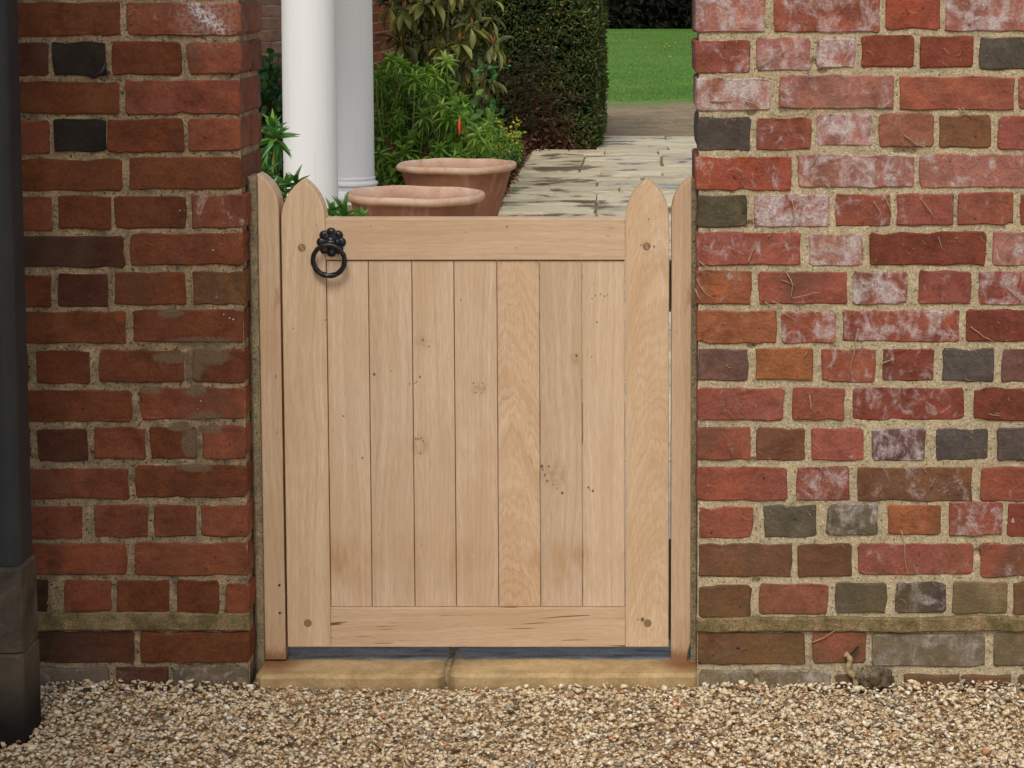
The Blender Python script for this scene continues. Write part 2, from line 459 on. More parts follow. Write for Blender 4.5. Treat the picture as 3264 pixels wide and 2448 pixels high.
def mat_brick(left=False):
    m = NT('brick_clay_repointed' if left else 'brick_clay', 0.86, 0.25)
    inf = m.info()
    co = m.vmath('ADD', m.objco(), m.scale(m.vec(1.0, 0.37, 0.71), m.math('MULTIPLY', inf.outputs['Random'], 40.0)))
    base, e = inf.outputs['Color'], inf.outputs['Alpha']
    big = m.noise(co, 16, 4, 0.6, 0.4)
    fine = m.noise(co, 170, 3, 0.7)
    c = m.mix(m.rng(big, 0.38, 0.68), base, m.mix(1.0, base, (0.70, 0.68, 0.66), 'MULTIPLY'))
    c = m.mix(m.rng(m.noise(co, 9, 3, 0.5, 1.0), 0.52, 0.75), c, m.mix(1.0, base, (1.22, 1.12, 0.86), 'MULTIPLY'))
    mid = m.noise(m.vmath('MULTIPLY', co, (0.7, 1.0, 1.3)), 48, 5, 0.7, 0.8)
    c = m.scale(c, m.math('MULTIPLY', m.rng(fine, 0.25, 0.75, 0.76, 1.24), m.rng(mid, 0.28, 0.72, 0.74, 1.26)))
    cr = m.math('ABSOLUTE', m.math('ADD', m.noise(m.vmath('MULTIPLY', co, (0.5, 1.0, 1.3)), 26, 3, 0.6, 1.2), -0.5))
    c = m.mix(m.math('MULTIPLY', m.rng(cr, 0.010, 0.002), m.rng(big, 0.5, 0.62, 0.0, 0.7)), c, m.scale(base, 0.35))
    burn = m.math('MULTIPLY', m.rng(m.noise(m.vmath('MULTIPLY', co, (1.0, 1.0, 0.5)), 7.0, 2, 0.5, 0.6), 0.60, 0.72), 0.72)
    c = m.mix(burn, c, m.mix(0.35, (0.075, 0.055, 0.035), base))
    # lime bloom in scoured patches
    n3 = m.noise(co, 24, 8, 0.68, 0.9)
    n5 = m.noise(m.vmath('MULTIPLY', co, (1.0, 1.0, 0.45)), 60, 5, 0.7, 0.6)
    bl = m.math('MULTIPLY', m.math('ADD', m.math('ADD', m.math('MULTIPLY', n3, 0.7), m.math('MULTIPLY', n5, 0.42)), m.math('MULTIPLY_ADD', e, 0.42, -0.765)), 6.0, clamp=True)
    bl = m.math('MULTIPLY', bl, m.rng(m.noise(co, 260, 2, 0.6), 0.3, 0.62, 0.35, 0.95))
    c = m.mix(m.rng(n3, 0.42, 0.6, 0.0, m.math('MULTIPLY', e, 0.5)), c, m.mix(0.5, c, (0.40, 0.27, 0.24)))
    c = m.mix(bl, c, (0.62, 0.54, 0.51))
    if not left:   # algae creeping up from the ground
        pz = m.sep(m.n('ShaderNodeNewGeometry').outputs['Position'])
        up_ = m.math('ADD', pz[2], m.math('MULTIPLY', m.math('ADD', m.noise(m.n('ShaderNodeNewGeometry').outputs['Position'], 7.0, 5, 0.65), -0.5), 0.9))
        al = m.math('MULTIPLY', m.rng(up_, 0.30, 0.06), m.rng(big, 0.32, 0.6, 0.15, 0.62))
        c = m.mix(al, c, m.scale(alb(112, 94, 58), m.rng(fine, 0.25, 0.75, 0.8, 1.2)))
    if left:
        pos = m.n('ShaderNodeNewGeometry').outputs['Position']
        c = m.mix(m.math('MULTIPLY', smear_mask(m), 0.8), c, m.scale(alb(124, 104, 80), m.rng(fine, 0.25, 0.75, 0.8, 1.2)))
        # splash of old whitewash near the top, streak running down to the right
        d = m.vmath('DISTANCE', m.vmath('MULTIPLY', m.vmath('ADD', pos, (0.503, 0, -1.279)), (1.0, 0.0, 1.0)), (0, 0, 0))
        sp = m.sep(pos)
        ax = m.math('ABSOLUTE', m.math('ADD', m.math('MULTIPLY', m.math('ADD', sp[0], 0.503), 0.64), m.math('MULTIPLY', m.math('ADD', sp[2], -1.279), 0.77)))
        core_ = m.math('MULTIPLY', m.rng(ax, 0.017, 0.004), m.rng(d, 0.060, 0.025))
        halo = m.math('MULTIPLY', m.rng(d, 0.075, 0.01), 0.35)
        sw = m.math('MULTIPLY', m.math('ADD', core_, halo), m.rng(m.noise(pos, 130, 4, 0.7), 0.42, 0.58))
        c = m.mix(m.math('MULTIPLY', sw, 0.9, clamp=True), c, (0.62, 0.60, 0.58))
        # soot and wet at the foot beside the plinth blocks
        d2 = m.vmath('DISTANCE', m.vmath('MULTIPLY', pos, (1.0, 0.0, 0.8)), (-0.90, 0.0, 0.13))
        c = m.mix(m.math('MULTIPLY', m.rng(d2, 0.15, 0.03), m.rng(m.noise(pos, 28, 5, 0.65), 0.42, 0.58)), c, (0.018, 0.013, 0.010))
    # pits and soot
    c = m.mix(m.rng(m.noise(co, 95, 2, 0.5), 0.70, 0.78), c, (0.03, 0.02, 0.016))
    m.color(c)
    m.roughness(m.rng(big, 0.3, 0.7, 0.72, 0.95))
    m.bump(m.math('ADD', fine, m.math('MULTIPLY', n3, 1.6)), 0.75, 0.003)
    return m.m

def mat_mortar(name, c0, c1, dark, amount, smear=False):
    m = NT(name, 0.95, 0.15)
    co = m.objco()
    a = m.noise(co, 30, 5, 0.65, 0.3)
    g = m.noise(co, 330, 3, 0.75)
    v = m.n('ShaderNodeTexVoronoi'); m.put(v.inputs['Vector'], co); v.inputs['Scale'].default_value = 420
    c = m.mix(m.rng(a, 0.36, 0.66), c0, c1)
    c = m.scale(c, m.rng(g, 0.28, 0.72, 0.5, 1.42))
    grit = m.sep(v.outputs['Color'])
    c = m.mix(m.math('MULTIPLY', m.math('GREATER_THAN', grit[0], 0.9), 0.45), c, m.mix(1.0, c, (1.7, 1.7, 1.7), 'MULTIPLY'))
    d = m.math('MULTIPLY', m.rng(m.noise(co, 150, 4, 0.75), 0.56, 0.62), amount)
    c = m.mix(d, c, dark)
    if smear: c = m.mix(m.math('MULTIPLY', smear_mask(m), 0.8), c, m.scale(alb(124, 104, 80), m.rng(g, 0.25, 0.75, 0.8, 1.2)))
    m.color(c)
    m.bump(m.math('ADD', g, m.math('MULTIPLY', a, 0.6)), 0.8, 0.003)
    return m.m

KNOTS = [  # x, z, radius, strength   pin knots and burrs of the boards and stiles (metres, in the gate's own frame)
]
def mat_wood(name, axis, base, knots=(), burrs=(), stain=False, splits=False, wave=1.0, foot=False, cath=None):
    """planed oak: growth bands, pores, medullary flecks; axis = grain direction"""
    m = NT(name, 0.62, 0.25)
    inf = m.info()
    oc = m.objco()
    rnd = inf.outputs['Random']
    sx = m.sep(oc)
    across = sx[0] if axis == 'z' else sx[2]
    along = sx[2] if axis == 'z' else sx[0]
    depth = sx[1]
    phase = m.math('MULTIPLY', rnd, 37.0)
    # burrs push the grain aside
    warp = None
    for (kx, kz, R, A) in burrs:
        d = m.vmath('DISTANCE', oc, (kx, 0.0, kz))
        w = m.rng(d, R, 0.0, 0.0, A, True)
        warp = w if warp is None else m.math('ADD', warp, w)
    # slow wander of the grain gives the cathedral figures
    lowv = m.vec(m.math('MULTIPLY_ADD', across, 7.0, phase), m.math('MULTIPLY', depth, 7.0), m.math('MULTIPLY', along, 1.5))
    low = m.noise(lowv, 1.0, 2, 0.5)
    u = m.math('MULTIPLY_ADD', low, 0.075 * wave, across)
    u = m.math('MULTIPLY_ADD', m.noise(m.vec(m.math('MULTIPLY', across, 30.0), phase, m.math('MULTIPLY', along, 5.0)), 1.0, 2, 0.5), 0.006, u)
    if warp is not None:
        u = m.math('ADD', u, warp)
    if cath is not None:     # nested arches of a flat-sawn board
        dx_ = m.math('ADD', m.math('ADD', across, -cath), m.math('MULTIPLY', m.math('ADD', low, -0.5), 0.05))
        arch_ = m.math('MULTIPLY_ADD', m.math('MULTIPLY', dx_, dx_), 6.5, m.math('MULTIPLY', along, 0.21))
        u = m.math('ADD', arch_, m.math('MULTIPLY', m.noise(m.vec(m.math('MULTIPLY', across, 40.0), phase, m.math('MULTIPLY', along, 7.0)), 1.0, 4, 0.6), 0.026))
    bandv = m.math('SINE', m.math('MULTIPLY_ADD', u, 620.0 if wave < 2 else 1150.0, phase))
    band2 = m.noise(m.vec(m.math('MULTIPLY', u, 110.0), phase, m.math('MULTIPLY', along, 0.8)), 1.0, 4, 0.6)
    pore = m.noise(m.vec(m.math('MULTIPLY', u, 900.0), m.math('MULTIPLY', depth, 300.0), m.math('MULTIPLY_ADD', along, 16.0, phase)), 1.0, 3, 0.6)
    blot = m.noise(m.vec(m.math('MULTIPLY_ADD', across, 9.0, phase), phase, m.math('MULTIPLY', along, 3.0)), 1.0, 3, 0.55)
    b = base
    c = m.mix(m.rng(band2, 0.30, 0.74), m.scale(b, 1.06), m.mix(1.0, b, (0.86, 0.80, 0.72), 'MULTIPLY'))
    fl = m.noise(m.vec(m.math('MULTIPLY', across, 420.0), phase, m.math('MULTIPLY', along, 34.0)), 1.0, 2, 0.6)
    c = m.scale(c, m.rng(fl, 0.3, 0.7, 0.90, 1.10))
    c = m.mix(m.math('MULTIPLY', m.rng(bandv, 0.0, 1.0), m.rng(blot, 0.34 if wave > 2 else 0.45, 0.64, 0.05 if wave > 2 else 0.0, 0.30 if wave < 2 else (0.75 if wave > 2.5 else 0.5))), c, m.mix(1.0, b, (0.78, 0.66, 0.53), 'MULTIPLY'))
    c = m.mix(m.math('MULTIPLY', m.rng(pore, 0.56, 0.74), 0.50), c, m.mix(1.0, b, (0.60, 0.50, 0.40), 'MULTIPLY'))
    c = m.mix(m.rng(blot, 0.48, 0.78, 0.0, 0.75), c, m.mix(1.0, b, (0.84, 0.73, 0.60), 'MULTIPLY'))
    c = m.scale(c, m.math('MULTIPLY_ADD', rnd, 0.16, 0.92))
    # sparse pin holes
    pin = m.noise(m.vec(m.math('MULTIPLY_ADD', across, 130.0, phase), phase, m.math('MULTIPLY', along, 60.0)), 1.0, 1, 0.4)
    c = m.mix(m.rng(pin, 0.80, 0.84, 0.0, 0.7), c, (0.09, 0.05, 0.025))
    kn = None
    for (kx, kz, r) in knots:
        d = m.vmath('DISTANCE', m.vmath('MULTIPLY', oc, (1.0, 0.0, 0.8)), (kx, 0.0, kz * 0.8))
        w = m.rng(d, r * 1.3, r * 0.35, 0.0, 0.85, True)
        kn = w if kn is None else m.math('MAXIMUM', kn, w)
    for (kx, kz, R, A) in burrs:
        d = m.vmath('DISTANCE', oc, (kx, 0.0, kz))
        c = m.mix(m.math('MULTIPLY', m.rng(d, R, R * 0.2, 0.0, 0.55, True), m.rng(m.noise(oc, 120, 3, 0.7), 0.35, 0.6)), c, m.mix(1.0, b, (0.55, 0.42, 0.30), 'MULTIPLY'))
    if kn is not None:
        c = m.mix(kn, c, (0.055, 0.028, 0.014))
    if stain:   # rain splash at the foot of the boards
        h = m.math('ADD', sx[2], m.math('MULTIPLY', m.noise(m.vec(m.math('MULTIPLY', sx[0], 60.0), m.math('MULTIPLY', sx[2], 4.0), phase), 1.0, 4, 0.7), 0.13))
        st = m.math('MULTIPLY', m.rng(h, 0.16, 0.24), m.rng(h, 0.30, 0.245))
        c = m.mix(m.math('MULTIPLY', st, m.math('MULTIPLY', m.rng(m.noise(m.vmath('MULTIPLY', oc, (1.0, 1.0, 0.35)), 30, 4, 0.6), 0.34, 0.60, 0.0, 0.85), m.rng(m.noise(m.vec(m.math('MULTIPLY', sx[0], 9.0), 0.0, 0.0), 1.0, 1, 0.5), 0.38, 0.6, 0.15, 1.0))), c, m.mix(1.0, b, (0.74, 0.57, 0.40), 'MULTIPLY'))
    if foot:    # rust and rising damp at the foot of the post
        hz = m.math('ADD', sx[2], m.math('MULTIPLY', m.math('ADD', m.noise(m.vmath('MULTIPLY', oc, (1.0, 1.0, 0.6)), 40, 4, 0.7), -0.5), 0.08))
        c = m.mix(m.rng(hz, 0.030, 0.006, 0.0, 0.8), c, alb(128, 70, 28))
        c = m.mix(m.math('MULTIPLY', m.rng(hz, 0.10, 0.03), 0.3), c, m.mix(1.0, b, (0.6, 0.45, 0.3), 'MULTIPLY'))
        edge_ = m.rng(m.noise(m.vmath('MULTIPLY', oc, (1.0, 1.0, 0.4)), 30, 4, 0.7), 0.60, 0.68, 0.0, 0.55)
        c = m.mix(edge_, c, m.mix(1.0, b, (0.62, 0.45, 0.32), 'MULTIPLY'))
    if splits:  # drying checks in the rail
        sv = m.noise(m.vec(m.math('MULTIPLY', along, 8.0), 3.1, m.math('MULTIPLY_ADD', m.math('ADD', across, m.math('MULTIPLY', low, 0.07)), 260.0, 2.0)), 1.0, 1, 0.4)
        c = m.mix(m.rng(sv, 0.68, 0.71, 0.0, 0.85), c, (0.06, 0.035, 0.02))
    m.color(c)
    m.roughness(m.rng(pore, 0.3, 0.7, 0.55, 0.75))
    m.bump(m.math('ADD', pore, m.math('MULTIPLY', band2, 0.5)), 0.35, 0.0008)
    return m.m

def mat_simple(name, col, rough=0.7, spec=0.3, nscale=40, amp=0.25, bump=0.2, dist=0.001):
    m = NT(name, rough, spec)
    n = m.noise(m.objco(), nscale, 5, 0.6)
    m.color(m.scale(col, m.rng(n, 0.25, 0.75, 1 - amp, 1 + amp)))
    if bump: m.bump(n, bump, dist)
    return m.m

def mat_leaf(name, stops, rough=0.45, trans=0.25, spec=0.4):
    m = NT(name, rough, spec)
    t = m.attr('tint')
    c = m.ramp(t, stops)
    c = m.scale(c, m.rng(m.noise(m.objco(), 35, 3, 0.6), 0.25, 0.75, 0.78, 1.22))
    m.color(c)
    if trans:
        tr = m.n('ShaderNodeBsdfTranslucent'); m.put(tr.inputs['Color'], c)
        mx = m.n('ShaderNodeMixShader'); mx.inputs[0].default_value = trans
        out = m.t.nodes['Material Output']
        m.t.links.new(m.b.outputs[0], mx.inputs[1]); m.t.links.new(tr.outputs[0], mx.inputs[2]); m.t.links.new(mx.outputs[0], out.inputs['Surface'])
    return m.m

M_BRICK = mat_brick()
M_BRICK_L = mat_brick(True)
M_MORTAR_R = mat_mortar('mortar_buff', alb(212, 192, 154, 0.92), alb(186, 168, 134, 0.92), (0.07, 0.06, 0.04), 0.75)
M_MORTAR_L = mat_mortar('mortar_grey', alb(188, 162, 125, 0.93), alb(132, 115, 90), (0.035, 0.03, 0.022), 0.95, True)
M_BAND = mat_mortar('mossy_render', alb(168, 142, 102), alb(112, 100, 62), (0.06, 0.055, 0.025), 0.5)
M_SMEAR = mat_simple('cement_smear', alb(112, 92, 70), 0.95, 0.1, 70, 0.35, 0.5, 0.002)
M_FILLET = mat_mortar('fillet_mortar', alb(176, 158, 124), alb(136, 122, 94), (0.05, 0.04, 0.03), 0.7)
M_IVY = mat_simple('dry_ivy', alb(182, 156, 118), 0.9, 0.1, 120, 0.35, 0.4, 0.001)
M_BLACK = NT('black_japan', 0.30, 0.5); M_BLACK.color((0.012, 0.012, 0.013)); M_BLACK = M_BLACK.m
M_STEEL = mat_simple('dark_steel', (0.02, 0.02, 0.022), 0.5, 0.4, 60, 0.3)
M_WHITE = NT('white_paint', 0.42, 0.35)
_wc = M_WHITE.objco()
_st = M_WHITE.noise(M_WHITE.vmath('MULTIPLY', _wc, (40.0, 40.0, 1.2)), 1.0, 4, 0.6)
_gr = M_WHITE.math('MULTIPLY', M_WHITE.rng(_st, 0.52, 0.72), 0.22)
_ck = M_WHITE.rng(M_WHITE.noise(_wc, 60, 2, 0.5), 0.74, 0.78, 0.0, 0.5)
M_WHITE.color(M_WHITE.mix(M_WHITE.math('ADD', _gr, _ck, clamp=True), (0.80, 0.785, 0.755), (0.56, 0.54, 0.48)))
M_WHITE = M_WHITE.m

TONE = {  # brick colours; left pier tones (lower case) darkened for damp and shade
    'R': alb(160, 89, 69), 'A': alb(168, 84, 60), 'D': alb(138, 71, 52), 'O': alb(170, 104, 66), 'B': alb(128, 85, 60), 'G': alb(92, 81, 73),
    'V': alb(108, 97, 76), 'P': alb(182, 120, 102), 'S': alb(172, 108, 84), 'M': alb(120, 84, 74), 'U': alb(140, 120, 86), 'Y': alb(150, 134, 112),
    'l': alb(122, 69, 41), 'm': alb(92, 54, 37), 'k': alb(52, 42, 37), 'n': alb(142, 80, 54), 'o': alb(110, 76, 46), 'y': alb(128, 110, 90)}

# ------------------------------------------------------------------ brickwork
def brick_outline(u0, u1, w0, w1, j=0.0016):
    """irregular rectangle, counter-clockwise from the lower left"""
    r = random.uniform(0.002, 0.006)
    J = lambda: random.uniform(-j, j)
    n = 7 if u1 - u0 > 0.14 else 3
    s = random.uniform(-0.0015, 0.0015)
    P = []
    P.append((u0 + r + J(), w0 + J()))
    for k in range(n): P.append((u0 + (u1 - u0) * (k + 1) / (n + 1) + J() * 4, w0 + s * (k + 1) / (n + 1) + J() * 1.1))
    P += [(u1 - r + J(), w0 + s + J()), (u1 + J(), w0 + s + r + J()), (u1 + J(), (w0 + w1) / 2 + J()), (u1 + J(), w1 - r + J()), (u1 - r + J(), w1 + J())]
    for k in range(n): P.append((u1 - (u1 - u0) * (k + 1) / (n + 1) + J() * 4, w1 + J() * 1.3))
    P += [(u0 + r + J(), w1 + J()), (u0 + J(), w1 - r + J()), (u0 + J(), (w0 + w1) / 2 + J()), (u0 + J(), w0 + r + J())]
    for k in range(len(P)):
        if random.random() < 0.05:                       # a spalled arris
            cu, cw = (u0 + u1) / 2, (w0 + w1) / 2
            P[k] = (P[k][0] + math.copysign(random.uniform(0.001, 0.004), cu - P[k][0]), P[k][1] + math.copysign(random.uniform(0.001, 0.004), cw - P[k][1]))
    return P

def put_brick(parent, u0, u1, w0, w1, tone, bloom, yf, yb, axis='y', wob=0.0008, bev=0.0022, j=0.0016, mat=None):
    V, F = extrude_outline(brick_outline(u0, u1, w0, w1, j), yf, yb, bev, axis, wob)
    o = mesh_obj('brick', V, F, mat or M_BRICK, parent)
    c = TONE[tone]
    k = random.uniform(0.88, 1.12)
    o.color = (c[0] * k, c[1] * k * random.uniform(0.94, 1.06), c[2] * k * random.uniform(0.92, 1.08), bloom)
    return o

def mortar_sheet(name, parent, x0, x1, z0, z1, mat, y0, amp, holes=(), step=0.0042):
    nx = int((x1 - x0) / step) + 1; nz = int((z1 - z0) / step) + 1
    xs = np.linspace(x0, x1, nx); zs = np.linspace(z0, z1, nz)
    V = np.empty((nz, nx, 3))
    for i, z in enumerate(zs):
        for k, x in enumerate(xs):
            h = mnoise.noise((x * 42, z * 42, 1.7)) * 0.55 + mnoise.noise((x * 150, z * 150, 5.1)) * 0.45
            V[i, k] = (x, y0 - amp * h, z)
    for hx, hz, hr in holes:
        d = np.hypot(V[:, :, 0] - hx, (V[:, :, 2] - hz) * 1.2)
        V[:, :, 1] += 0.02 * np.exp(-(d / hr) ** 2)
    idx = np.arange(nx * nz).reshape(nz, nx)
    F = np.stack([idx[:-1, :-1], idx[:-1, 1:], idx[1:, 1:], idx[1:, :-1]], -1).reshape(-1, 4)
    return mesh_obj(name, V.reshape(-1, 3), F, mat, parent, True, tris=True)

WALL_END_R, WALL_END_L = 1.98, -1.62
def fill_rows(rows, side):
    """carry the measured courses on past the edge of the picture and three courses higher"""
    out = []
    for i, row in enumerate(rows):
        row = list(row)
        if side > 0:
            x = row[-1][1]; k = i
            while x < WALL_END_R - 0.05:
                w = min(0.216 if (k % 2 == 0) else 0.104, WALL_END_R - x - 0.011)
                row.append((x + 0.011, x + 0.011 + w, row[-1][2], row[-1][3], random.choice('RRRDPB'), random.uniform(0.1, 0.6))); x += 0.011 + w; k += 1
        else:
            x = row[0][0]; k = i
            while x > WALL_END_L + 0.05:
                w = min(0.22 if (k % 2 == 0) else 0.105, x - 0.011 - WALL_END_L)
                row.insert(0, (x - 0.011 - w, x - 0.011, row[0][2], row[0][3], random.choice('lllmn'), random.uniform(0, 0.1))); x -= 0.011 + w; k += 1
        out.append(row)
    top = max(b[3] for b in out[0])
    base = [out[1], out[2], out[1], out[2]]
    for n in range(3):
        z0 = top + 0.011 + n * 0.0755
        src = base[n]
        out.insert(0, [(b[0], b[1], z0, z0 + 0.0645, random.choice('RRRDP' if side > 0 else 'llmn'), random.uniform(0.1, 0.5) if side > 0 else 0.05) for b in src])
    return out

def band(x0, x1, z0, z1, y0):
    n = int((x1 - x0) / 0.012)
    wob = lambda x, s: 0.0042 * mnoise.noise((x * 9, s, 0.3)) + 0.0026 * mnoise.noise((x * 41, s, 2.0))
    P = [(x0 + (x1 - x0) * k / n, z0 + wob(x0 + (x1 - x0) * k / n, 1.0)) for k in range(n + 1)]
    P += [(x1 - (x1 - x0) * k / n, z1 + wob(x1 - (x1 - x0) * k / n, 7.0)) for k in range(n + 1)]
    return extrude_outline(P, y0, 0.03, 0.003, 'y', 0.0008)

def build_wall(side):
    right = side > 0
    name_label = ('weathered red brick wall to the right of the gate, blotched white with dry ivy remains' if right
                  else 'dark red brick pier to the left of the gate, smeared with grey cement')
    w = thing('brick_wall', name_label, 'wall', (0.9 if right else -0.75, 0.11, -0.03), 'brick walls flanking the gate')
    rows = fill_rows(RIGHT_ROWS if right else LEFT_ROWS, side)
    XR = 0.4205 if right else -0.4405          # the reveal
    DEP = 0.218
    n = len(rows)
    for i, row in enumerate(rows):
        m = n - 1 - i
        plinth = m == 0
        stretcher = (i % 2 == 1)
        for k, (x0, x1, z0, z1, tone, bloom) in enumerate(row):
            end = (k == 0) if right else (k == len(row) - 1)
            yf = random.uniform(-0.0015, 0.0015) - (0.004 if plinth else 0.0)
            yb = 0.035
            if end:
                yb = 0.102 if stretcher else DEP
            put_brick(w, x0, x1, z0, z1, tone, bloom, yf, yb, mat=M_BRICK if right else M_BRICK_L)
            if end and stretcher:
                xe = x0 if right else x1
                inner = random.choice('RDBM') if right else random.choice('lmn')
                if right:
                    V, F = extrude_outline([(-p[0], p[1]) for p in reversed(brick_outline(0.112, DEP, z0, z1))], xe, xe + 0.1, 0.003, 'x')
                    V = [(a, -b, c) for a, b, c in V]
                else:
                    V, F = extrude_outline(brick_outline(0.112, DEP, z0, z1), xe, xe - 0.1, 0.003, 'x')
                o = mesh_obj('brick', V, F, M_BRICK, w)
                o.color = TONE[inner] + (0.15,)
    zt = max(b[3] for b in rows[0]) + 0.008
    mm = M_MORTAR_R if right else M_MORTAR_L
    if right:
        core = box(XR + 0.006, WALL_END_R - 0.004, 0.012, DEP - 0.005, -0.08, zt - 0.002)
        hl = [(x, z, r) for x, z, r in ((0.5253, 0.6522, 0.006), (0.5294, 0.4289, 0.005), (0.5229, 1.0974, 0.006), (0.5196, 0.885, 0.006), (0.8286, 1.0255, 0.006), (0.5366, 0.1929, 0.006), (0.9626, 0.2492, 0.007), (0.5377, -0.0001, 0.006), (0.6411, 1.1926, 0.006), (0.6557, 1.1775, 0.007), (0.80, 1.026, 0.006), (0.815, 1.027, 0.006))]
        sheet = mortar_sheet('mortar', w, XR + 0.003, WALL_END_R - 0.003, -0.06, zt, mm, 0.0036, 0.0036, hl)
    else:
        core = box(WALL_END_L + 0.004, XR - 0.006, 0.012, DEP - 0.005, -0.08, zt - 0.002)
        sheet = mortar_sheet('mortar', w, WALL_END_L + 0.003, XR - 0.003, -0.06, zt, mm, 0.0042, 0.0048, [(-0.885, 0.215, 0.012), (-0.915, 0.045, 0.012), (-0.70, 1.168, 0.008)])
    mesh_obj('wall_core', core[0], core[1], mm, w)
    # render strip between the courses near the ground
    if right:
        g = band(XR, WALL_END_R, 0.0945, 0.1235, -0.0060)
    else:
        g = band(WALL_END_L, XR - 0.001, 0.097, 0.1315, -0.0055)
    mesh_obj('render_band', g[0], g[1], M_BAND, w)
    # mortar fillet that beds the fixed post against the reveal
    if right:
        f = bevel_box(0.4125, XR + 0.005, 0.072, 0.13, -0.02, 0.965, 0.003)
    else:
        f = bevel_box(XR - 0.004, -0.4268, 0.060, 0.13, -0.02, 0.972, 0.006)
    mesh_obj('mortar_fillet', f[0], f[1], M_FILLET, w)
    if not right:
        V, F = tube(smooth_path([(-0.722, 0.004, 1.166), (-0.708, -0.012, 1.170), (-0.697, -0.013, 1.180), (-0.694, -0.004, 1.192)], 4), 0.004, 8)
        mesh_obj('iron_hook', V, F, M_STEEL, w, True)
        # splashed whitewash on the top brick
        g = Geo()
        for (x, z) in ((-0.545, 0.905), (-0.46, 0.865), (-0.47, 0.845), (-0.475, 0.72), (-0.50, 0.855), (-0.53, 0.53), (-0.47, 0.70)):
            for q in range(2):
                xx = x + random.gauss(0, 0.008); zz = z + random.gauss(0, 0.008); r = random.uniform(0.0006, 0.0016)
                g.add(*extrude_outline([(xx + r * math.cos(a), zz + r * math.sin(a)) for a in np.linspace(0, 2 * math.pi, 7)[:-1]], -0.0030, 0.001, 0.0003))
        o = g.obj('paint_splash', mat_simple('old_whitewash', alb(205, 200, 190), 0.8, 0.2, 200, 0.2), w)
        tag(o, kind='stuff')
    return w

wall_l = build_wall(-1)
wall_r = build_wall(1)

# dry ivy left on the right-hand wall
ivy = thing('dead_ivy', 'dry brown ivy stems still clinging to the right brick wall', 'ivy', (0.75, -0.004, 0.0))
for k, st in enumerate(IVY_STEMS):
    pts = smooth_path([(x + random.gauss(0, 0.001), -0.0035 - 0.003 * math.sin(math.pi * i / max(1, len(st) - 1)), z) for i, (x, z) in enumerate(st)], 5)
    pts = [(p[0] + random.gauss(0, 0.0005), p[1], p[2] + random.gauss(0, 0.0005)) for p in pts]
    r0 = random.uniform(0.0009, 0.0016)
    V, F = tube(pts, [r0 * (1 - 0.5 * i / len(pts)) for i in range(len(pts))], 5)
    mesh_obj('ivy_stem', V, F, M_IVY, ivy, True)
pts = smooth_path([(x, -0.012, z) for x, z in IVY_TRUNK], 5)
V, F = tube(pts, [0.0055 + 0.001 * math.sin(i * 1.7) for i in range(len(pts))], 8)
mesh_obj('ivy_trunk', V, F, M_IVY, ivy, True)
V, F = tube(smooth_path([(x, -0.012, z) for x, z in IVY_SPUR], 4), 0.0024, 6)
mesh_obj('ivy_stem', V, F, M_STEEL, ivy, True)
g = Geo()
for q in range(900):
    x = random.uniform(0.43, 1.1); z = random.uniform(0.30, 1.33) if random.random() < 0.85 else random.uniform(0.1, 0.4)
    if mnoise.noise((x * 6, z * 6, 3.3)) < -0.05: continue
    a = random.uniform(0, 2 * math.pi); L = random.uniform(0.003, 0.013)
    p = [(x + L * t * math.cos(a + t), -0.0026 - 0.0008 * math.sin(3 * t), z + L * t * math.sin(a + t * random.uniform(-1, 1))) for t in (0, 0.5, 1)]
    g.add(*tube(p, 0.00042, 3, False))
tag(g.obj('rootlet', M_IVY, ivy), kind='stuff')
bm = bmesh.new()
bmesh.ops.create_icosphere(bm, subdivisions=4, radius=1)
for v in bm.verts:
    c = v.co.copy()
    k = 1 + 0.45 * mnoise.noise(c * 1.7 + Vector((3, 1, 2))) + 0.28 * mnoise.noise(c * 5) + 0.12 * mnoise.noise(c * 14)
    v.co = Vector((0.764 + c.x * 0.032 * k, -0.012 + c.y * 0.014 * k, 0.006 + c.z * 0.024 * k))
V = [tuple(v.co) for v in bm.verts]; F = [tuple(x.index for x in f.verts) for f in bm.faces]; bm.free()
mesh_obj('ivy_stump', V, F, mat_mortar('rotten_stump', alb(150, 132, 106), alb(92, 76, 58), (0.03, 0.025, 0.02), 0.9), ivy, True)

# ------------------------------------------------------------------ the oak gate
OAK = alb(218, 190, 159, 0.97)
PINS = [(-0.1166, 0.540, .0022), (-0.1106, 0.613, .0022), (-0.0985, 0.600, .0018), (-0.1240, 0.530, .0016), (-0.1270, 0.527, .0014),
        (-0.1260, 0.417, .0018), (-0.1215, 0.416, .0016), (-0.1165, 0.418, .0016), (-0.1120, 0.413, .0017), (-0.1170, 0.388, .0018),
        (-0.0125, 0.527, .0016), (-0.0080, 0.520, .0014), (0.0045, 0.527, .0014), (0.0085, 0.517, .0015), (-0.0085, 0.509, .0016), (0.0025, 0.508, .0012),
        (0.1205, 0.362, .0032), (0.1265, 0.345, .0022), (0.1310, 0.333, .0022), (0.1225, 0.355, .0018), (0.1340, 0.362, .0020), (0.1605, 0.309, .0030), (0.1500, 0.318, .0014), (0.1420, 0.326, .0014),
        (0.2115, 0.320, .0024), (0.2205, 0.313, .0026), (0.2150, 0.316, .0014), (0.2260, 0.700, .0014), (0.2360, 0.703, .0014), (0.2440, 0.699, .0015), (0.2500, 0.701, .0012), (0.2195, 0.694, .0013),
        (0.2290, 0.648, .0018), (0.1890, 0.582, .0024), (0.2185, 0.580, .0014), (-0.2670, 0.462, .0020), (-0.2310, 0.379, .0022), (-0.2980, 0.480, .0024), (-0.2060, 0.545, .0030), (-0.1730, 0.552, .0013)]
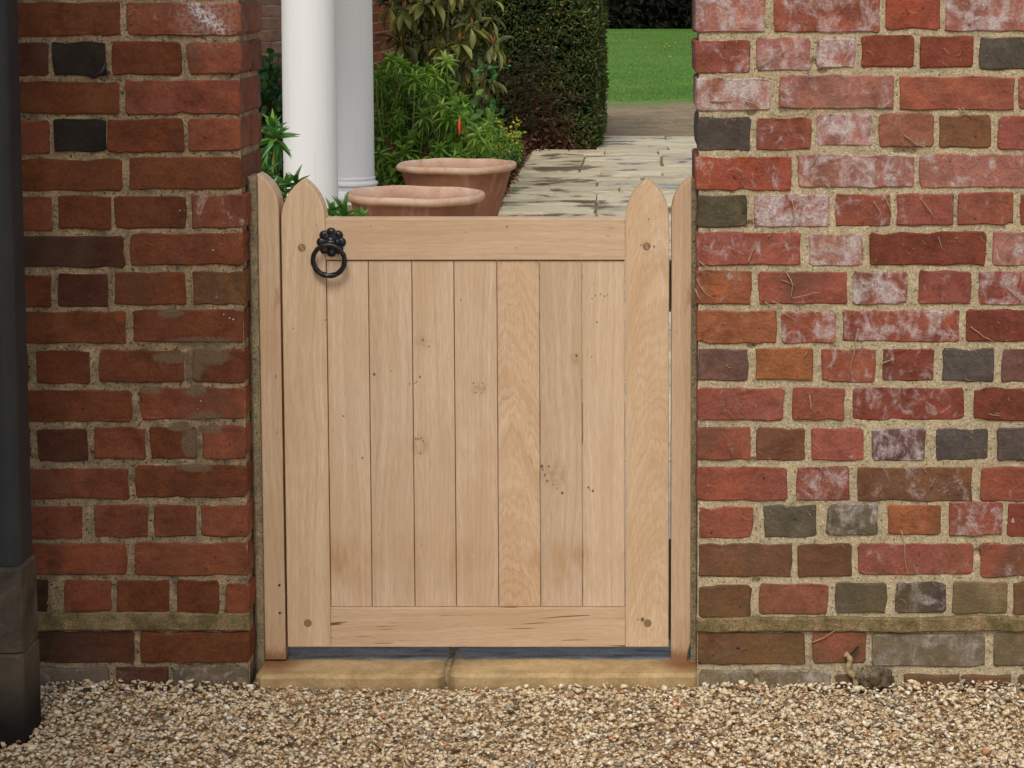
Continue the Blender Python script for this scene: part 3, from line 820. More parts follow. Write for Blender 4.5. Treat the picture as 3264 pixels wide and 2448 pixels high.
BURRS = [(-0.117, 0.405, .030, .010), (-0.002, 0.517, .022, .008), (0.146, 0.345, .036, .014), (0.187, 0.575, .020, .006), (-0.112, 0.61, .022, .006)]
W_BOARD = mat_wood('oak_board', 'z', OAK, [(x, z, r) for x, z, r in PINS], BURRS, stain=True)
W_BOARD_RED = mat_wood('oak_board_figured', 'z', tuple(a * b for a, b in zip(OAK, (0.97, 0.91, 0.85))), (), (), stain=True, wave=2.6, cath=0.064)
W_STILE = mat_wood('oak_stile', 'z', tuple(a * b for a, b in zip(OAK, (1.0, 0.985, 0.94))), [(-0.315, 0.84, .001), (0.315, 0.80, .0016), (0.340, 0.797, .002), (0.330, 0.85, .0016), (0.318, 0.056, .004), (0.310, 0.056, .0016)], (), wave=1.3)
W_RAIL = mat_wood('oak_rail', 'x', tuple(a * b for a, b in zip(OAK, (1.02, 0.99, 0.96))), [(-0.12, 0.855, .0014), (-0.11, 0.853, .0014), (0.055, 0.836, .002)], ())
W_RAIL_LOW = mat_wood('oak_rail_checked', 'x', tuple(a * b for a, b in zip(OAK, (1.0, 0.95, 0.90))), (), (), splits=True, wave=1.6)
W_POST = mat_wood('oak_post', 'z', tuple(a * b for a, b in zip(OAK, (1.0, 0.965, 0.93))), (), (), foot=True)
W_PEG = mat_simple('oak_peg', (0.29, 0.18, 0.10), 0.7, 0.2, 300, 0.3, 0.3)

GY = 0.080
def arch(x0, x1, zs, zp, zb, n=9, peak=None):
    """pointed head: outline counter-clockwise seen from the front"""
    xm = (x0 + x1) / 2 if peak is None else peak
    P = [(x0, zb), (x1, zb)]
    def arc(a, h, flip):
        R = (a * a + h * h) / (2 * a)
        out = []
        th = math.asin(min(1.0, h / R))
        for i in range(n + 1):
            t = th * i / n
            out.append((a - R + R * math.cos(t), R * math.sin(t)))
        return out                      # from (a, 0) to (0, h)
    if x1 - xm > 1e-6:
        P += [(xm + u, zs + v) for u, v in arc(x1 - xm, zp - zs, 1)]
    else:
        P.append((x1, zp))
    if xm - x0 > 1e-6:
        q = [(xm - u, zs + v) for u, v in arc(xm - x0, zp - zs, 1)]
        q.reverse()
        P += q[1:] if x1 - xm > 1e-6 else q[1:]
    return P

gate = thing('garden_gate', 'pale new oak garden gate with pointed stiles and black ring handle', 'gate', (0.0, GY, 0.037))
W_STILE_FIG = mat_wood('oak_stile_figured', 'z', tuple(a * b for a, b in zip(OAK, (1.0, 0.98, 0.93))), [(0.315, 0.80, .0016), (0.340, 0.797, .002), (0.330, 0.85, .0016), (0.318, 0.056, .004), (0.310, 0.056, .0016)], (), wave=2.4, cath=0.352)
for (x0, x1, zs) in ((-0.3825, -0.2975, 0.884), (0.2845, 0.3695, 0.886)):
    V, F = extrude_outline(arch(x0, x1, zs, 0.9645, 0.037), GY, GY + 0.046, 0.0016)
    mesh_obj('stile', V, F, W_STILE if x0 < 0 else W_STILE_FIG, gate)
V, F = bevel_box(-0.2970, 0.2840, GY + 0.0004, GY + 0.044, 0.8075, 0.8878, 0.0012)
mesh_obj('top_rail', V, F, W_RAIL, gate)
V, F = bevel_box(-0.2970, 0.2840, GY + 0.0004, GY + 0.044, 0.037, 0.1165, 0.0012)
mesh_obj('bottom_rail', V, F, W_RAIL_LOW, gate)
edges = [-0.2968, -0.2153, -0.1308, -0.0490, 0.0346, 0.1173, 0.2000, 0.2838]
for k in range(7):
    V, F = bevel_box(edges[k] + 0.0007, edges[k + 1] - 0.0007, GY + 0.0048, GY + 0.024, 0.1172, 0.8055, 0.0011)
    mesh_obj('board', V, F, W_BOARD_RED if k == 4 else W_BOARD, gate)
mesh_obj('backing_ledge', *bevel_box(-0.2965, 0.2835, GY + 0.0245, GY + 0.044, 0.44, 0.52, 0.001), W_RAIL, gate)
for (px, pz) in ((-0.3430, 0.8318), (0.3258, 0.8345), (-0.3420, 0.0857), (0.3282, 0.0857)):
    P = [(px + 0.0078 * math.cos(t), pz + 0.0080 * math.sin(t)) for t in np.linspace(0, 2 * math.pi, 21)[:-1]]
    peg = mesh_obj('peg', *extrude_outline(P, GY - 0.0007, GY + 0.01, 0.0005), W_PEG, gate)
    if pz > 0.5:
        ang = -0.5
        dx, dz = math.sin(ang) * 0.0068, math.cos(ang) * 0.0068
        q = 0.0007
        Pw = [(px - dx - q, pz + dz * -1), (px - dx + q, pz - dz), (px + dx + q, pz + dz), (px + dx - q, pz + dz)]
        mesh_obj('wedge', *extrude_outline(Pw, GY - 0.0010, GY + 0.002, 0.0001), W_STILE, peg)
# hinges on the right stile, seen through the gap
for (z0, z1) in ((0.705, 0.80), (0.05, 0.24)):
    g = Geo()
    g.add(*box(0.3700, 0.3729, GY + 0.006, GY + 0.046, z0, z1))
    g.add(*tube([(0.3714, GY + 0.050, z0), (0.3714, GY + 0.050, z1)], 0.006, 10))
    g.obj('hinge', M_STEEL, gate)
# ring latch
RX, RZ = -0.2856, 0.8424
bm = bmesh.new()
V = []; F = []
NA, NR = 96, 9
for i in range(NA):
    t = 2 * math.pi * i / NA
    lobe = 0.0235 + 0.0052 * abs(math.cos(4 * (t - math.pi / 2))) ** 0.6
    for k in range(NR):
        f = k / (NR - 1)
        r = lobe * f
        petal = 0.0030 * math.exp(-((f - 0.78) / 0.2) ** 2) * abs(math.cos(4 * (t - math.pi / 2))) ** 0.7
        y = -0.0032 - petal - 0.0040 * math.exp(-(f / 0.38) ** 2) * 1.4
        if k == NR - 1: y = 0.0
        elif k == NR - 2: y = min(y, -0.0030)
        V.append((RX + r * math.cos(t), GY + y, RZ + r * math.sin(t)))
for i in range(NA):
    j = (i + 1) % NA
    for k in range(NR - 1):
        F.append((i * NR + k, i * NR + k + 1, j * NR + k + 1, j * NR + k))
bm.free()
rose = mesh_obj('ring_handle', V, F, M_BLACK, gate, True)
# barrel that carries the ring
V, F = tube([(RX - 0.0085, GY - 0.0145, RZ + 0.001), (RX - 0.0075, GY - 0.0145, RZ + 0.001), (RX + 0.0075, GY - 0.0145, RZ + 0.001), (RX + 0.0085, GY - 0.0145, RZ + 0.001)], [0.0052, 0.0062, 0.0062, 0.0052], 16)
mesh_obj('barrel', V, F, M_BLACK, rose, True)
mesh_obj('collar', *tube([(RX, GY - 0.004, RZ + 0.003), (RX, GY - 0.0135, RZ + 0.003)], [0.0105, 0.0075], 18), M_BLACK, rose, True)
# twisted ring
V, F = [], []
N1, N2 = 120, 14
Rm = 0.0305
cxr, czr = -0.2886, 0.8092
for i in range(N1):
    t = 2 * math.pi * i / N1
    tw = 3.0 * t
    thick = 0.0047 * (1.0 + 0.10 * math.cos(t + math.pi / 2))
    for k in range(N2):
        a = 2 * math.pi * k / N2
        rr = thick * (abs(math.cos(a)) ** 3.2 + abs(math.sin(a)) ** 3.2) ** (-1 / 3.2) * 0.95
        u = rr * math.cos(a + tw); v = rr * math.sin(a + tw)
        hang = 0.0195 + 0.004 * math.sin(t)     # leans slightly off the gate at the bottom
        V.append((cxr + (Rm + u) * math.cos(t), GY - hang + 0.003 + v, czr + (Rm + u) * math.sin(t)))
for i in range(N1):
    j = (i + 1) % N1
    for k in range(N2):
        q = (k + 1) % N2
        F.append((i * N2 + k, j * N2 + k, j * N2 + q, i * N2 + q))
mesh_obj('ring', V, F, M_BLACK, rose, True)

# fixed oak posts either side
pl = thing('gate_post', 'narrow oak post with half rounded top, bedded against the left brick pier', 'post', (-0.406, GY, 0.01), 'oak posts beside the gate')
V, F = extrude_outline(arch(-0.4275, -0.3865, 0.906, 0.975, 0.012, peak=-0.4275), GY - 0.002, GY + 0.06, 0.0015)
mesh_obj('post_body', V, F, W_POST, pl)
for z in (0.163, 0.107):
    P = [(-0.3965 + 0.0024 * math.cos(t), z + 0.0026 * math.sin(t)) for t in np.linspace(0, 2 * math.pi, 11)[:-1]]
    mesh_obj('nail', *extrude_outline(P, GY - 0.003, GY, 0.0004), M_STEEL, pl)
pr = thing('gate_post', 'narrow oak post with half rounded top and rust stained foot, against the right brick wall', 'post', (0.393, GY, 0.01), 'oak posts beside the gate')
V, F = extrude_outline([(0.3742, 0.008), (0.406, 0.008), (0.4085, 0.030), (0.4125, 0.045), (0.4128, 0.09)] + arch(0.3742, 0.4128, 0.900, 0.968, 0.012, peak=0.4128)[2:], GY - 0.002, GY + 0.06, 0.0015)
mesh_obj('post_body', V, F, W_POST, pr)

# ------------------------------------------------------------------ threshold slabs
def mat_threshold():
    m = NT('threshold_sandstone', 0.75, 0.35)
    co = m.objco(); s = m.sep(m.n('ShaderNodeNewGeometry').outputs['Position'])
    a = m.noise(co, 12, 6, 0.65, 0.5); f = m.noise(co, 140, 4, 0.7)
    c = m.mix(m.rng(a, 0.34, 0.66), alb(212, 180, 130, 0.95), alb(168, 138, 94, 0.95))
    c = m.scale(c, m.rng(f, 0.25, 0.75, 0.8, 1.2))
    streak = m.noise(m.vmath('MULTIPLY', co, (6.0, 60.0, 60.0)), 1.0, 3, 0.6)
    c = m.mix(m.rng(streak, 0.55, 0.75, 0.0, 0.4), c, alb(216, 196, 150))
    # damp foot, rust under the posts
    low = m.rng(m.math('ADD', s[2], m.math('MULTIPLY', a, 0.02)), 0.0, -0.016)
    c = m.mix(m.math('MULTIPLY', low, 0.6), c, alb(96, 78, 44))
    for px in (-0.405, 0.405):
        d = m.vmath('DISTANCE', m.n('ShaderNodeNewGeometry').outputs['Position'], (px, 0.07, 0.01))
        c = m.mix(m.math('MULTIPLY', m.rng(d, 0.085, 0.01, 0.0, 0.85, True), m.rng(f, 0.2, 0.6, 0.5, 1.0)), c, alb(128, 70, 22))
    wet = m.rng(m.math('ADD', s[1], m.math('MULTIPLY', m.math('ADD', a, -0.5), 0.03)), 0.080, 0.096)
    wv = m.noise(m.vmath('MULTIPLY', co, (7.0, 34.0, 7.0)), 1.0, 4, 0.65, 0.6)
    c = m.mix(wet, c, m.mix(m.rng(wv, 0.40, 0.62), alb(60, 58, 56), alb(128, 130, 132)))  # wet stone; the paler blue-grey patches are painted sky reflections
    jd = m.rng(m.math('ABSOLUTE', m.math('ADD', m.sep(m.n('ShaderNodeNewGeometry').outputs['Position'])[0], 0.062)), 0.05, 0.004)
    c = m.mix(m.math('MULTIPLY', jd, m.rng(a, 0.35, 0.6, 0.2, 0.75)), c, alb(98, 76, 44))
    m.color(c)
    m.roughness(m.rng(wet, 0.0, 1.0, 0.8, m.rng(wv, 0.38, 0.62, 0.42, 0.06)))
    m.bump(m.math('ADD', f, m.math('MULTIPLY', a, 2.0)), 0.5, 0.003)
    return m.m
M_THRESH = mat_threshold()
def rough_slab(x0, x1, y0, y1, zt, zb, j=0.004, b=0.006, n=8):
    P = []
    for k in range(n): P.append((x0 + 0.012 + (x1 - x0 - 0.024) * k / (n - 1) , y0 + random.uniform(-j, j)))
    P += [(x1, y0 + 0.014), (x1 + random.uniform(-j, j), (y0 + y1) / 2)]
    for k in range(n): P.append((x1 - 0.012 - (x1 - x0 - 0.024) * k / (n - 1), y1 + random.uniform(-j, j) * 0.4))
    P += [(x0 + random.uniform(-j, j), (y0 + y1) / 2), (x0, y0 + 0.014)]
    return extrude_outline(P, zt, zb, b, 'z', 0.0007)
t = thing('threshold_stone', 'longer worn sandstone slab under the gate, right of the joint', 'stone slab', (0.18, 0.1, -0.05), 'threshold slabs')
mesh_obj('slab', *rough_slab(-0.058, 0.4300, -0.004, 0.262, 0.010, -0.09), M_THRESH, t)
t = thing('threshold_stone', 'shorter worn sandstone slab under the gate, at the foot of the left post', 'stone slab', (-0.25, 0.1, -0.05), 'threshold slabs')
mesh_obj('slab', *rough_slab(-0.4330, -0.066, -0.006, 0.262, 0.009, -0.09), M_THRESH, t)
mesh_obj('joint_mortar', *box(-0.068, -0.056, 0.012, 0.255, -0.06, 0.004), M_MORTAR_L, t)

# ------------------------------------------------------------------ dark painted post at the left edge
def mat_stoneblock():
    m = NT('plinth_stone', 0.85, 0.25)
    co = m.objco(); s = m.sep(m.n('ShaderNodeNewGeometry').outputs['Position'])
    a = m.noise(co, 11, 6, 0.65, 0.5)
    c = m.mix(m.rng(a, 0.35, 0.65), alb(112, 98, 80), alb(70, 62, 54))
    foot = m.rng(m.math('ADD', s[2], m.math('MULTIPLY', a, 0.10)), 0.16, 0.07)
    c = m.mix(foot, c, alb(32, 27, 24))
    m.color(m.scale(c, m.rng(m.noise(co, 150, 4, 0.7), 0.25, 0.75, 0.8, 1.2)))
    m.bump(a, 0.4, 0.004)
    return m.m
M_PLINTH = mat_stoneblock()
M_DARKPAINT = mat_simple('slate_grey_paint', alb(54, 56, 58), 0.5, 0.35, 14, 0.18, 0.15, 0.001)
post = thing('painted_post', 'dark slate grey post standing on two stone blocks at the left edge', 'post', (-0.88, -0.25, -0.02))
def rounded(x0, x1, y0, y1, r, n=6):
    P = [(x0, y0)]
    for i in range(n + 1):
        t = -math.pi / 2 + (math.pi / 2) * i / n
        P.append((x1 - r + r * math.cos(t), y0 + r + r * math.sin(t)))
    P += [(x1, y1), (x0, y1)]
    return P
mesh_obj('shaft', *extrude_outline(rounded(-0.97, -0.796, -0.288, -0.205, 0.026), 2.45, 0.306, 0.002, 'z'), M_DARKPAINT, post)
mesh_obj('plinth_block', *extrude_outline(rounded(-0.985, -0.791, -0.298, -0.200, 0.012), 0.305, 0.152, 0.006, 'z', 0.0008), M_PLINTH, post)
mesh_obj('plinth_block', *extrude_outline(rounded(-0.985, -0.790, -0.300, -0.199, 0.010), 0.149, -0.06, 0.005, 'z', 0.0008), M_PLINTH, post)

shade_shed = thing('unseen_shade_roof', 'unseen dark boarded lean-to with low roof, added to shade the left pier', 'roof', (-2.0, -1.9, 2.45))  # out-of-view roof and boards added to shade the left pier
mesh_obj('beam', *bevel_box(-0.97, -0.80, -3.6, -0.20, 2.453, 2.62, 0.006), M_DARKPAINT, shade_shed)
mesh_obj('shade_deck', *extrude_outline([(-3.4, 2.95), (-0.93, 2.625), (-0.93, 2.66), (-3.4, 2.99)], -3.7, 0.0, 0.002), M_DARKPAINT, shade_shed)
for k in range(17):
    mesh_obj('shade_board', *extrude_outline([(-3.55 + k * 0.155, -0.02), (-3.55 + k * 0.155 + 0.148, -0.02), (-3.55 + k * 0.155 + 0.148, 2.45), (-3.55 + k * 0.155, 2.45)], -1.32 + 0.004 * (k % 2), -1.345, 0.002, 'x'), M_DARKPAINT, shade_shed)

# ------------------------------------------------------------------ gravel drive
M_GRAVELBASE = mat_simple('gravel_bed', alb(186, 158, 120), 0.95, 0.1, 220, 0.5, 0.8, 0.004)
V = [(-40, -30, -0.024), (40, -30, -0.024), (40, 0.24, -0.024), (-40, 0.24, -0.024)]
gs = mesh_obj('gravel_ground', V, [(0, 1, 2, 3)], M_GRAVELBASE)
tag(gs, kind='structure')
def stone_protos(n=16):
    out = []
    for k in range(n):
        bm = bmesh.new()
        fl = random.uniform(0.25, 0.6); el = random.uniform(0.6, 0.95)
        for q in range(11):
            v = Vector((random.gauss(0, 1), random.gauss(0, 1), random.gauss(0, 1))).normalized() * random.uniform(0.75, 1.1)
            bm.verts.new((v.x, v.y * el, v.z * fl))
        r = bmesh.ops.convex_hull(bm, input=bm.verts)
        bmesh.ops.delete(bm, geom=[g for g in r['geom_interior'] if isinstance(g, bmesh.types.BMVert)], context='VERTS')
        bmesh.ops.triangulate(bm, faces=bm.faces)
        bm.verts.index_update()
        out.append((np.array([v.co[:] for v in bm.verts]), np.array([[v.index for v in f.verts] for f in bm.faces])))
        bm.free()
    return out
def gravel(n, x0, x1, y0, y1, smin, smax):
    protos = stone_protos()
    P = RNG.uniform((x0, y0), (x1, y1), (n, 2))
    keep = ~((P[:, 0] < -0.79) & (P[:, 1] > -0.30) & (P[:, 1] < -0.20) & (P[:, 0] > -0.985))
    P = P[keep]; n = len(P)
    size = RNG.gamma(6.0, 1 / 6.0, n); size = np.clip(size, 0.45, 1.9) * RNG.uniform(smin, smax, n)
    z = RNG.uniform(-0.019, -0.006, n) + 0.003 * np.sin(P[:, 0] * 7 + P[:, 1] * 9) + np.where((P[:, 1] > -0.04) & (np.abs(P[:, 0]) > 0.45), 0.003, 0) - 0.006 * np.clip((P[:, 1] + 0.10) / 0.08, 0, 1) * (np.abs(P[:, 0]) < 0.43)
    z = np.where(RNG.random(n) < 0.04, z + 0.004, z)
    which = RNG.integers(0, len(protos), n)
    tint = RNG.random(n)
    Vs, Fs, Ts = [], [], []; off = 0
    for k, (TV, TF) in enumerate(protos):
        ii = np.where(which == k)[0]
        m = len(ii)
        az = RNG.uniform(0, 2 * np.pi, m); tx = RNG.normal(0, 0.33, m); ty = RNG.normal(0, 0.33, m)
        ca, sa, cx, sx, cy, sy = np.cos(az), np.sin(az), np.cos(tx), np.sin(tx), np.cos(ty), np.sin(ty)
        Rz = np.zeros((m, 3, 3)); Rz[:, 0, 0] = ca; Rz[:, 0, 1] = -sa; Rz[:, 1, 0] = sa; Rz[:, 1, 1] = ca; Rz[:, 2, 2] = 1
        Rx = np.zeros((m, 3, 3)); Rx[:, 0, 0] = 1; Rx[:, 1, 1] = cx; Rx[:, 1, 2] = -sx; Rx[:, 2, 1] = sx; Rx[:, 2, 2] = cx
        Ry = np.zeros((m, 3, 3)); Ry[:, 1, 1] = 1; Ry[:, 0, 0] = cy; Ry[:, 0, 2] = sy; Ry[:, 2, 0] = -sy; Ry[:, 2, 2] = cy
        R = Rx @ Ry @ Rz
        V = np.einsum('mij,kj->mki', R, TV) * size[ii][:, None, None]
        V[:, :, 0] += P[ii, 0][:, None]; V[:, :, 1] += P[ii, 1][:, None]; V[:, :, 2] += z[ii][:, None]
        Vs.append(V.reshape(-1, 3))
        Fs.append((TF[None] + (np.arange(m) * len(TV))[:, None, None]).reshape(-1, 3) + off)
        off += m * len(TV)
        Ts.append(np.repeat(tint[ii], len(TV)))
    return np.concatenate(Vs), np.concatenate(Fs), np.concatenate(Ts)
def mat_gravel():
    m = NT('flint_chips', 0.7, 0.35)
    t = m.attr('tint')
    c = m.ramp(t, [(0.0, alb(104, 92, 80, 1.0)), (0.02, alb(156, 144, 126, 1.0)), (0.08, alb(176, 140, 102, 1.0)), (0.15, alb(208, 176, 132, 1.0)), (0.30, alb(222, 198, 158, 1.0)), (0.58, alb(234, 214, 178, 1.0)), (0.86, alb(246, 234, 210, 1.0)), (0.95, alb(196, 136, 92, 1.0)), (0.97, alb(190, 178, 158, 1.0))], 'CONSTANT')
    n = m.noise(m.objco(), 140, 4, 0.6)
    c = m.scale(c, m.rng(n, 0.28, 0.72, 0.80, 1.16))
    m.color(c)
    m.bump(n, 0.3, 0.001)
    return m.m
V, F, T = gravel(86000, -1.75, 2.15, -0.95, 0.0, 0.0042, 0.0069)
gv = mesh_obj('gravel', V, F, mat_gravel(), None, False, {'tint': T}, tris=True)
tag(gv, 'pale flint gravel spread over the drive in front of the wall and gate', 'gravel', kind='stuff')

# ------------------------------------------------------------------ garden ground, path, lawn
M_SOIL = NT('garden_soil', 0.95, 0.1)
_co = M_SOIL.objco()
_a = M_SOIL.noise(_co, 3.0, 6, 0.7); _f = M_SOIL.noise(_co, 40, 5, 0.75)
M_SOIL.color(M_SOIL.scale(M_SOIL.mix(M_SOIL.rng(_a, 0.35, 0.65), alb(92, 66, 48), alb(62, 44, 32)), M_SOIL.rng(_f, 0.25, 0.75, 0.55, 1.4)))
M_SOIL.bump(_f, 0.8, 0.02)
M_SOIL = M_SOIL.m
tag(mesh_obj('garden_ground', [(-60, 0.24, -0.02), (60, 0.24, -0.02), (60, 14.4, -0.02), (-60, 14.4, -0.02)], [(0, 1, 2, 3)], M_SOIL), kind='structure')
# worn strip of earth between path and lawn, and the lawn
def mat_lawn():
    m = NT('lawn_turf', 0.9, 0.15)
    co = m.objco(); s = m.sep(co)
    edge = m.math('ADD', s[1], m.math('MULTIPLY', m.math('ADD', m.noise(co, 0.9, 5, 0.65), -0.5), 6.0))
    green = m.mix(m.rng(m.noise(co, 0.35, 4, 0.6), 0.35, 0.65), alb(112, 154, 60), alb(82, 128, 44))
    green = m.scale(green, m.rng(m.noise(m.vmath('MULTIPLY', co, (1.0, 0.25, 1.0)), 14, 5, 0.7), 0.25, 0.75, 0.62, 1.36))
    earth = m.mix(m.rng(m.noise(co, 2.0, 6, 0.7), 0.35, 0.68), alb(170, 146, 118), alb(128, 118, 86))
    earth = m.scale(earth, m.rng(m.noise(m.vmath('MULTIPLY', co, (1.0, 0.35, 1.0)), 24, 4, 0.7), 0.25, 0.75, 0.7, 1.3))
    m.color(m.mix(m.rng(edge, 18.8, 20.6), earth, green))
    m.bump(m.noise(co, 18, 5, 0.7), 0.5, 0.03)
    return m.m
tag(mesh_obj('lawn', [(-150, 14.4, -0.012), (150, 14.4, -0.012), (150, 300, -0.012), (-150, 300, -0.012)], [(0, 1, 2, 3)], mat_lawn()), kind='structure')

def mat_paving():
    m = NT('riven_sandstone', 0.55, 0.4)
    inf = m.info()
    co = m.objco()
    wc = m.vmath('ADD', co, m.scale(m.vec(1, 0.4, 0.0), m.math('MULTIPLY', inf.outputs['Random'], 30)))
    a = m.noise(wc, 2.6, 5, 0.6, 0.6); f = m.noise(wc, 40, 4, 0.7)
    c = m.mix(m.rng(inf.outputs['Random'], 0.0, 1.0), alb(226, 210, 176, 0.92), alb(200, 184, 150, 0.92))
    c = m.mix(m.rng(a, 0.5, 0.72, 0.0, 0.7), c, alb(160, 142, 108))
    c = m.scale(c, m.rng(f, 0.25, 0.75, 0.85, 1.15))
    # rain standing in the hollows
    w = m.noise(m.vmath('MULTIPLY', co, (1.3, 1.6, 1.0)), 1.8, 5, 0.62, 0.5)
    wet = m.rng(w, 0.53, 0.60)
    wet = m.math('MAXIMUM', wet, m.rng(m.sep(m.n('ShaderNodeNewGeometry').outputs['Position'])[1], 2.2, 1.2))
    c = m.mix(wet, c, m.mix(1.0, c, (0.56, 0.54, 0.57), 'MULTIPLY'))
    m.color(c)
    m.roughness(m.rng(wet, 0.0, 1.0, 0.62, 0.09))
    m.bump(m.math('ADD', f, m.math('MULTIPLY', a, 3.0)), m.b and 0.12, 0.006)
    return m.m
M_PAVE = mat_paving()
path = bpy.data.objects.new('path', None); COL.objects.link(path); tag(path, kind='structure')
mesh_obj('path_bed', [(-2.6, 0.264, -0.008), (2.2, 0.264, -0.008), (2.2, 14.35, -0.008), (-2.6, 14.35, -0.008)], [(0, 1, 2, 3)], mat_simple('path_joint', alb(140, 126, 98), 0.9, 0.2, 40, 0.3), path)
y = 0.268
ri = 0
while y < 14.2:
    dep = random.choice((0.28, 0.36, 0.45, 0.45, 0.58))
    if y + dep > 14.3: dep = 14.32 - y
    left = -2.45 if y < 5.9 else (-0.50 if y < 12.55 else 0.03)
    right = 2.1
    x = left + random.uniform(-0.015, 0.015)
    while x < right - 0.1:
        wdt = random.choice((0.42, 0.58, 0.58, 0.72, 0.88))
        x2 = min(x + wdt, right)
        zt = 0.012 + random.uniform(-0.003, 0.003)
        P = []
        r = 0.012
        for (ax, ay, bx, by) in ((x, y, x2, y), (x2, y, x2, y + dep), (x2, y + dep, x, y + dep), (x, y + dep, x, y)):
            for q in range(3):
                tt = 0.06 + 0.88 * q / 2
                P.append((ax + (bx - ax) * tt + random.uniform(-0.004, 0.004), ay + (by - ay) * tt + random.uniform(-0.004, 0.004)))
        mesh_obj('paving_stone', *extrude_outline(P, zt, -0.01, 0.005, 'z', 0.0022), M_PAVE, path)
        x = x2 + random.uniform(0.008, 0.02)
    y += dep + random.uniform(0.010, 0.020)
    ri += 1
# soil bed left of the path lies on the bed sheet
tag(mesh_obj('flower_bed', [(-6, 5.95, 0.0), (-0.52, 5.95, 0.0), (-0.51, 8.5, 0.004), (-0.535, 10.0, 0.0), (-0.52, 12.55, 0.0), (0.02, 12.6, 0.0), (0.02, 16, 0.0), (-6, 16, 0.0)], [(0, 1, 2, 3, 4, 5, 6, 7)], M_SOIL), kind='structure')

# grass blades on the lawn, where single tufts still read
T_BLADE = (np.array([(-0.5, 0, 0), (0.5, 0, 0), (0.0, 1.0, -0.25)]), np.array([(0, 1, 2)]))
n = 110000
yy = 19.2 + 41 * RNG.random(n) ** 1.35; xx = RNG.uniform(-1.6, 2.6, n)
kp = np.array([mnoise.noise((x * 0.7, q * 0.3, 2.0)) for x, q in zip(xx, yy)])
ok = (yy > 20.0 + kp * 2.2)
xx, yy = xx[ok], yy[ok]; n = len(xx)
d = rand_dirs(n) * 0.5 + np.array([0, 0, 1.0]); 
lb = LeafBatch()
lb.add(T_BLADE, np.stack([xx, yy, np.full(n, -0.014)], 1), d, rand_dirs(n), RNG.uniform(0.018, 0.036, n), RNG.uniform(0.005, 0.009, n), RNG.random(n))
M_GRASS = mat_leaf('grass_blade', [(0.0, alb(80, 120, 44)), (0.6, alb(112, 150, 64)), (1.0, alb(160, 182, 104))], 0.5, 0.3)
tag(lb.obj('grass', M_GRASS, None, False), 'short bright green grass of the lawn beyond the path', 'grass', kind='stuff')

# dandelions and daisies
def flower_head(c, r, n):
    g = Geo()
    for k in range(n):
        a = 2 * math.pi * k / n
        for tilt, rr in ((0.25, 1.0), (0.8, 0.7)):
            u = Vector((math.cos(a), math.sin(a), 0)); s = Vector((-math.sin(a), math.cos(a), 0))
            p = Vector(c); q = p + u * r * rr * math.cos(tilt) + Vector((0, 0, r * rr * math.sin(tilt)))
            m = p.lerp(q, 0.6)
            g.add([p, m + s * r * 0.2, q, m - s * r * 0.2], [(0, 1, 2, 3)])
    return g
M_DAND = mat_simple('dandelion_yellow', alb(250, 214, 20, 0.95), 0.6, 0.2, 50, 0.1, 0)
M_DAISY = mat_simple('daisy_white', (0.8, 0.8, 0.78), 0.6, 0.2, 50, 0.05, 0)
M_STALK = mat_simple('flower_stalk', alb(92, 124, 52), 0.6, 0.2, 50, 0.1, 0)
for (fx, fy, s) in [(-0.13, 32.24, 1), (0.62, 37.44, 1), (1.10, 40.36, 1.2), (1.01, 38.14, 1.1), (1.12, 38.6, 1.3), (1.30, 41.05, 1.2), (1.01, 32.24, 1.3), (0.75, 51.44, 1), (0.62, 50.2, 1)]:
    t = thing('dandelion', 'yellow dandelion flower open on the far lawn', 'flower', (fx, fy, -0.012), 'yellow dandelions on the lawn')
    flower_head((fx, fy, 0.085), 0.034 * s, 12).obj('flower_head', M_DAND, t)
    mesh_obj('stalk', *tube([(fx, fy, -0.012), (fx + 0.004, fy, 0.086)], 0.004, 5), M_STALK, t)
for (fx, fy) in [(0.83, 33.8), (0.45, 53.0), (1.45, 53.5), (0.28, 45.0), (1.62, 43.0), (0.62, 46.0), (0.30, 26.4), (1.35, 23.0), (-0.02, 44.0)]:
    t = thing('daisy', 'tiny white daisy on the far lawn', 'flower', (fx, fy, -0.012), 'white daisies on the lawn')
    flower_head((fx, fy, 0.06), 0.020, 10).obj('flower_head', M_DAISY, t)

# ------------------------------------------------------------------ porch columns
def column(cx, cy, label):
    t = thing('porch_column', label, 'column', (cx, cy, 0.0), 'white porch columns')
    R = 0.128
    prof = [(R * 1.005, 0.262)]
    for k in range(13):
        z = 0.27 + 2.4 * k / 12
        prof.append((R * (1.0 - 0.10 * (k / 12) ** 2), z))
    mesh_obj('shaft', *lathe(prof, cx, cy, 64), M_WHITE, t, True)
    base = [(R * 1.30, 0.115), (R * 1.30, 0.125)]
    for k in range(9):     # lower torus
        a = -math.pi / 2 + math.pi * k / 8
        base.append((R * 1.18 + 0.024 * math.cos(a), 0.150 + 0.024 * math.sin(a)))
    base += [(R * 1.12, 0.178), (R * 1.08, 0.186), (R * 1.08, 0.196), (R * 1.12, 0.203)]
    for k in range(9):     # upper torus
        a = -math.pi / 2 + math.pi * k / 8
        base.append((R * 1.055 + 0.013 * math.cos(a), 0.222 + 0.013 * math.sin(a)))
    base += [(R * 1.03, 0.238), (R * 1.03, 0.246), (R * 1.045, 0.249), (R * 1.045, 0.258), (R * 1.0, 0.263)]
    mesh_obj('base_moulding', *lathe(base, cx, cy, 64), M_WHITE, t, True)
    q = R * 1.42
    mesh_obj('base_block', *extrude_outline([(cx - q, cy - q), (cx + q, cy - q), (cx + q, cy + q), (cx - q, cy + q)], 0.116, 0.0, 0.004, 'z'), mat_stone, t)
mat_stone = mat_simple('porch_stone', alb(176, 152, 112), 0.8, 0.25, 14, 0.2, 0.3, 0.003)
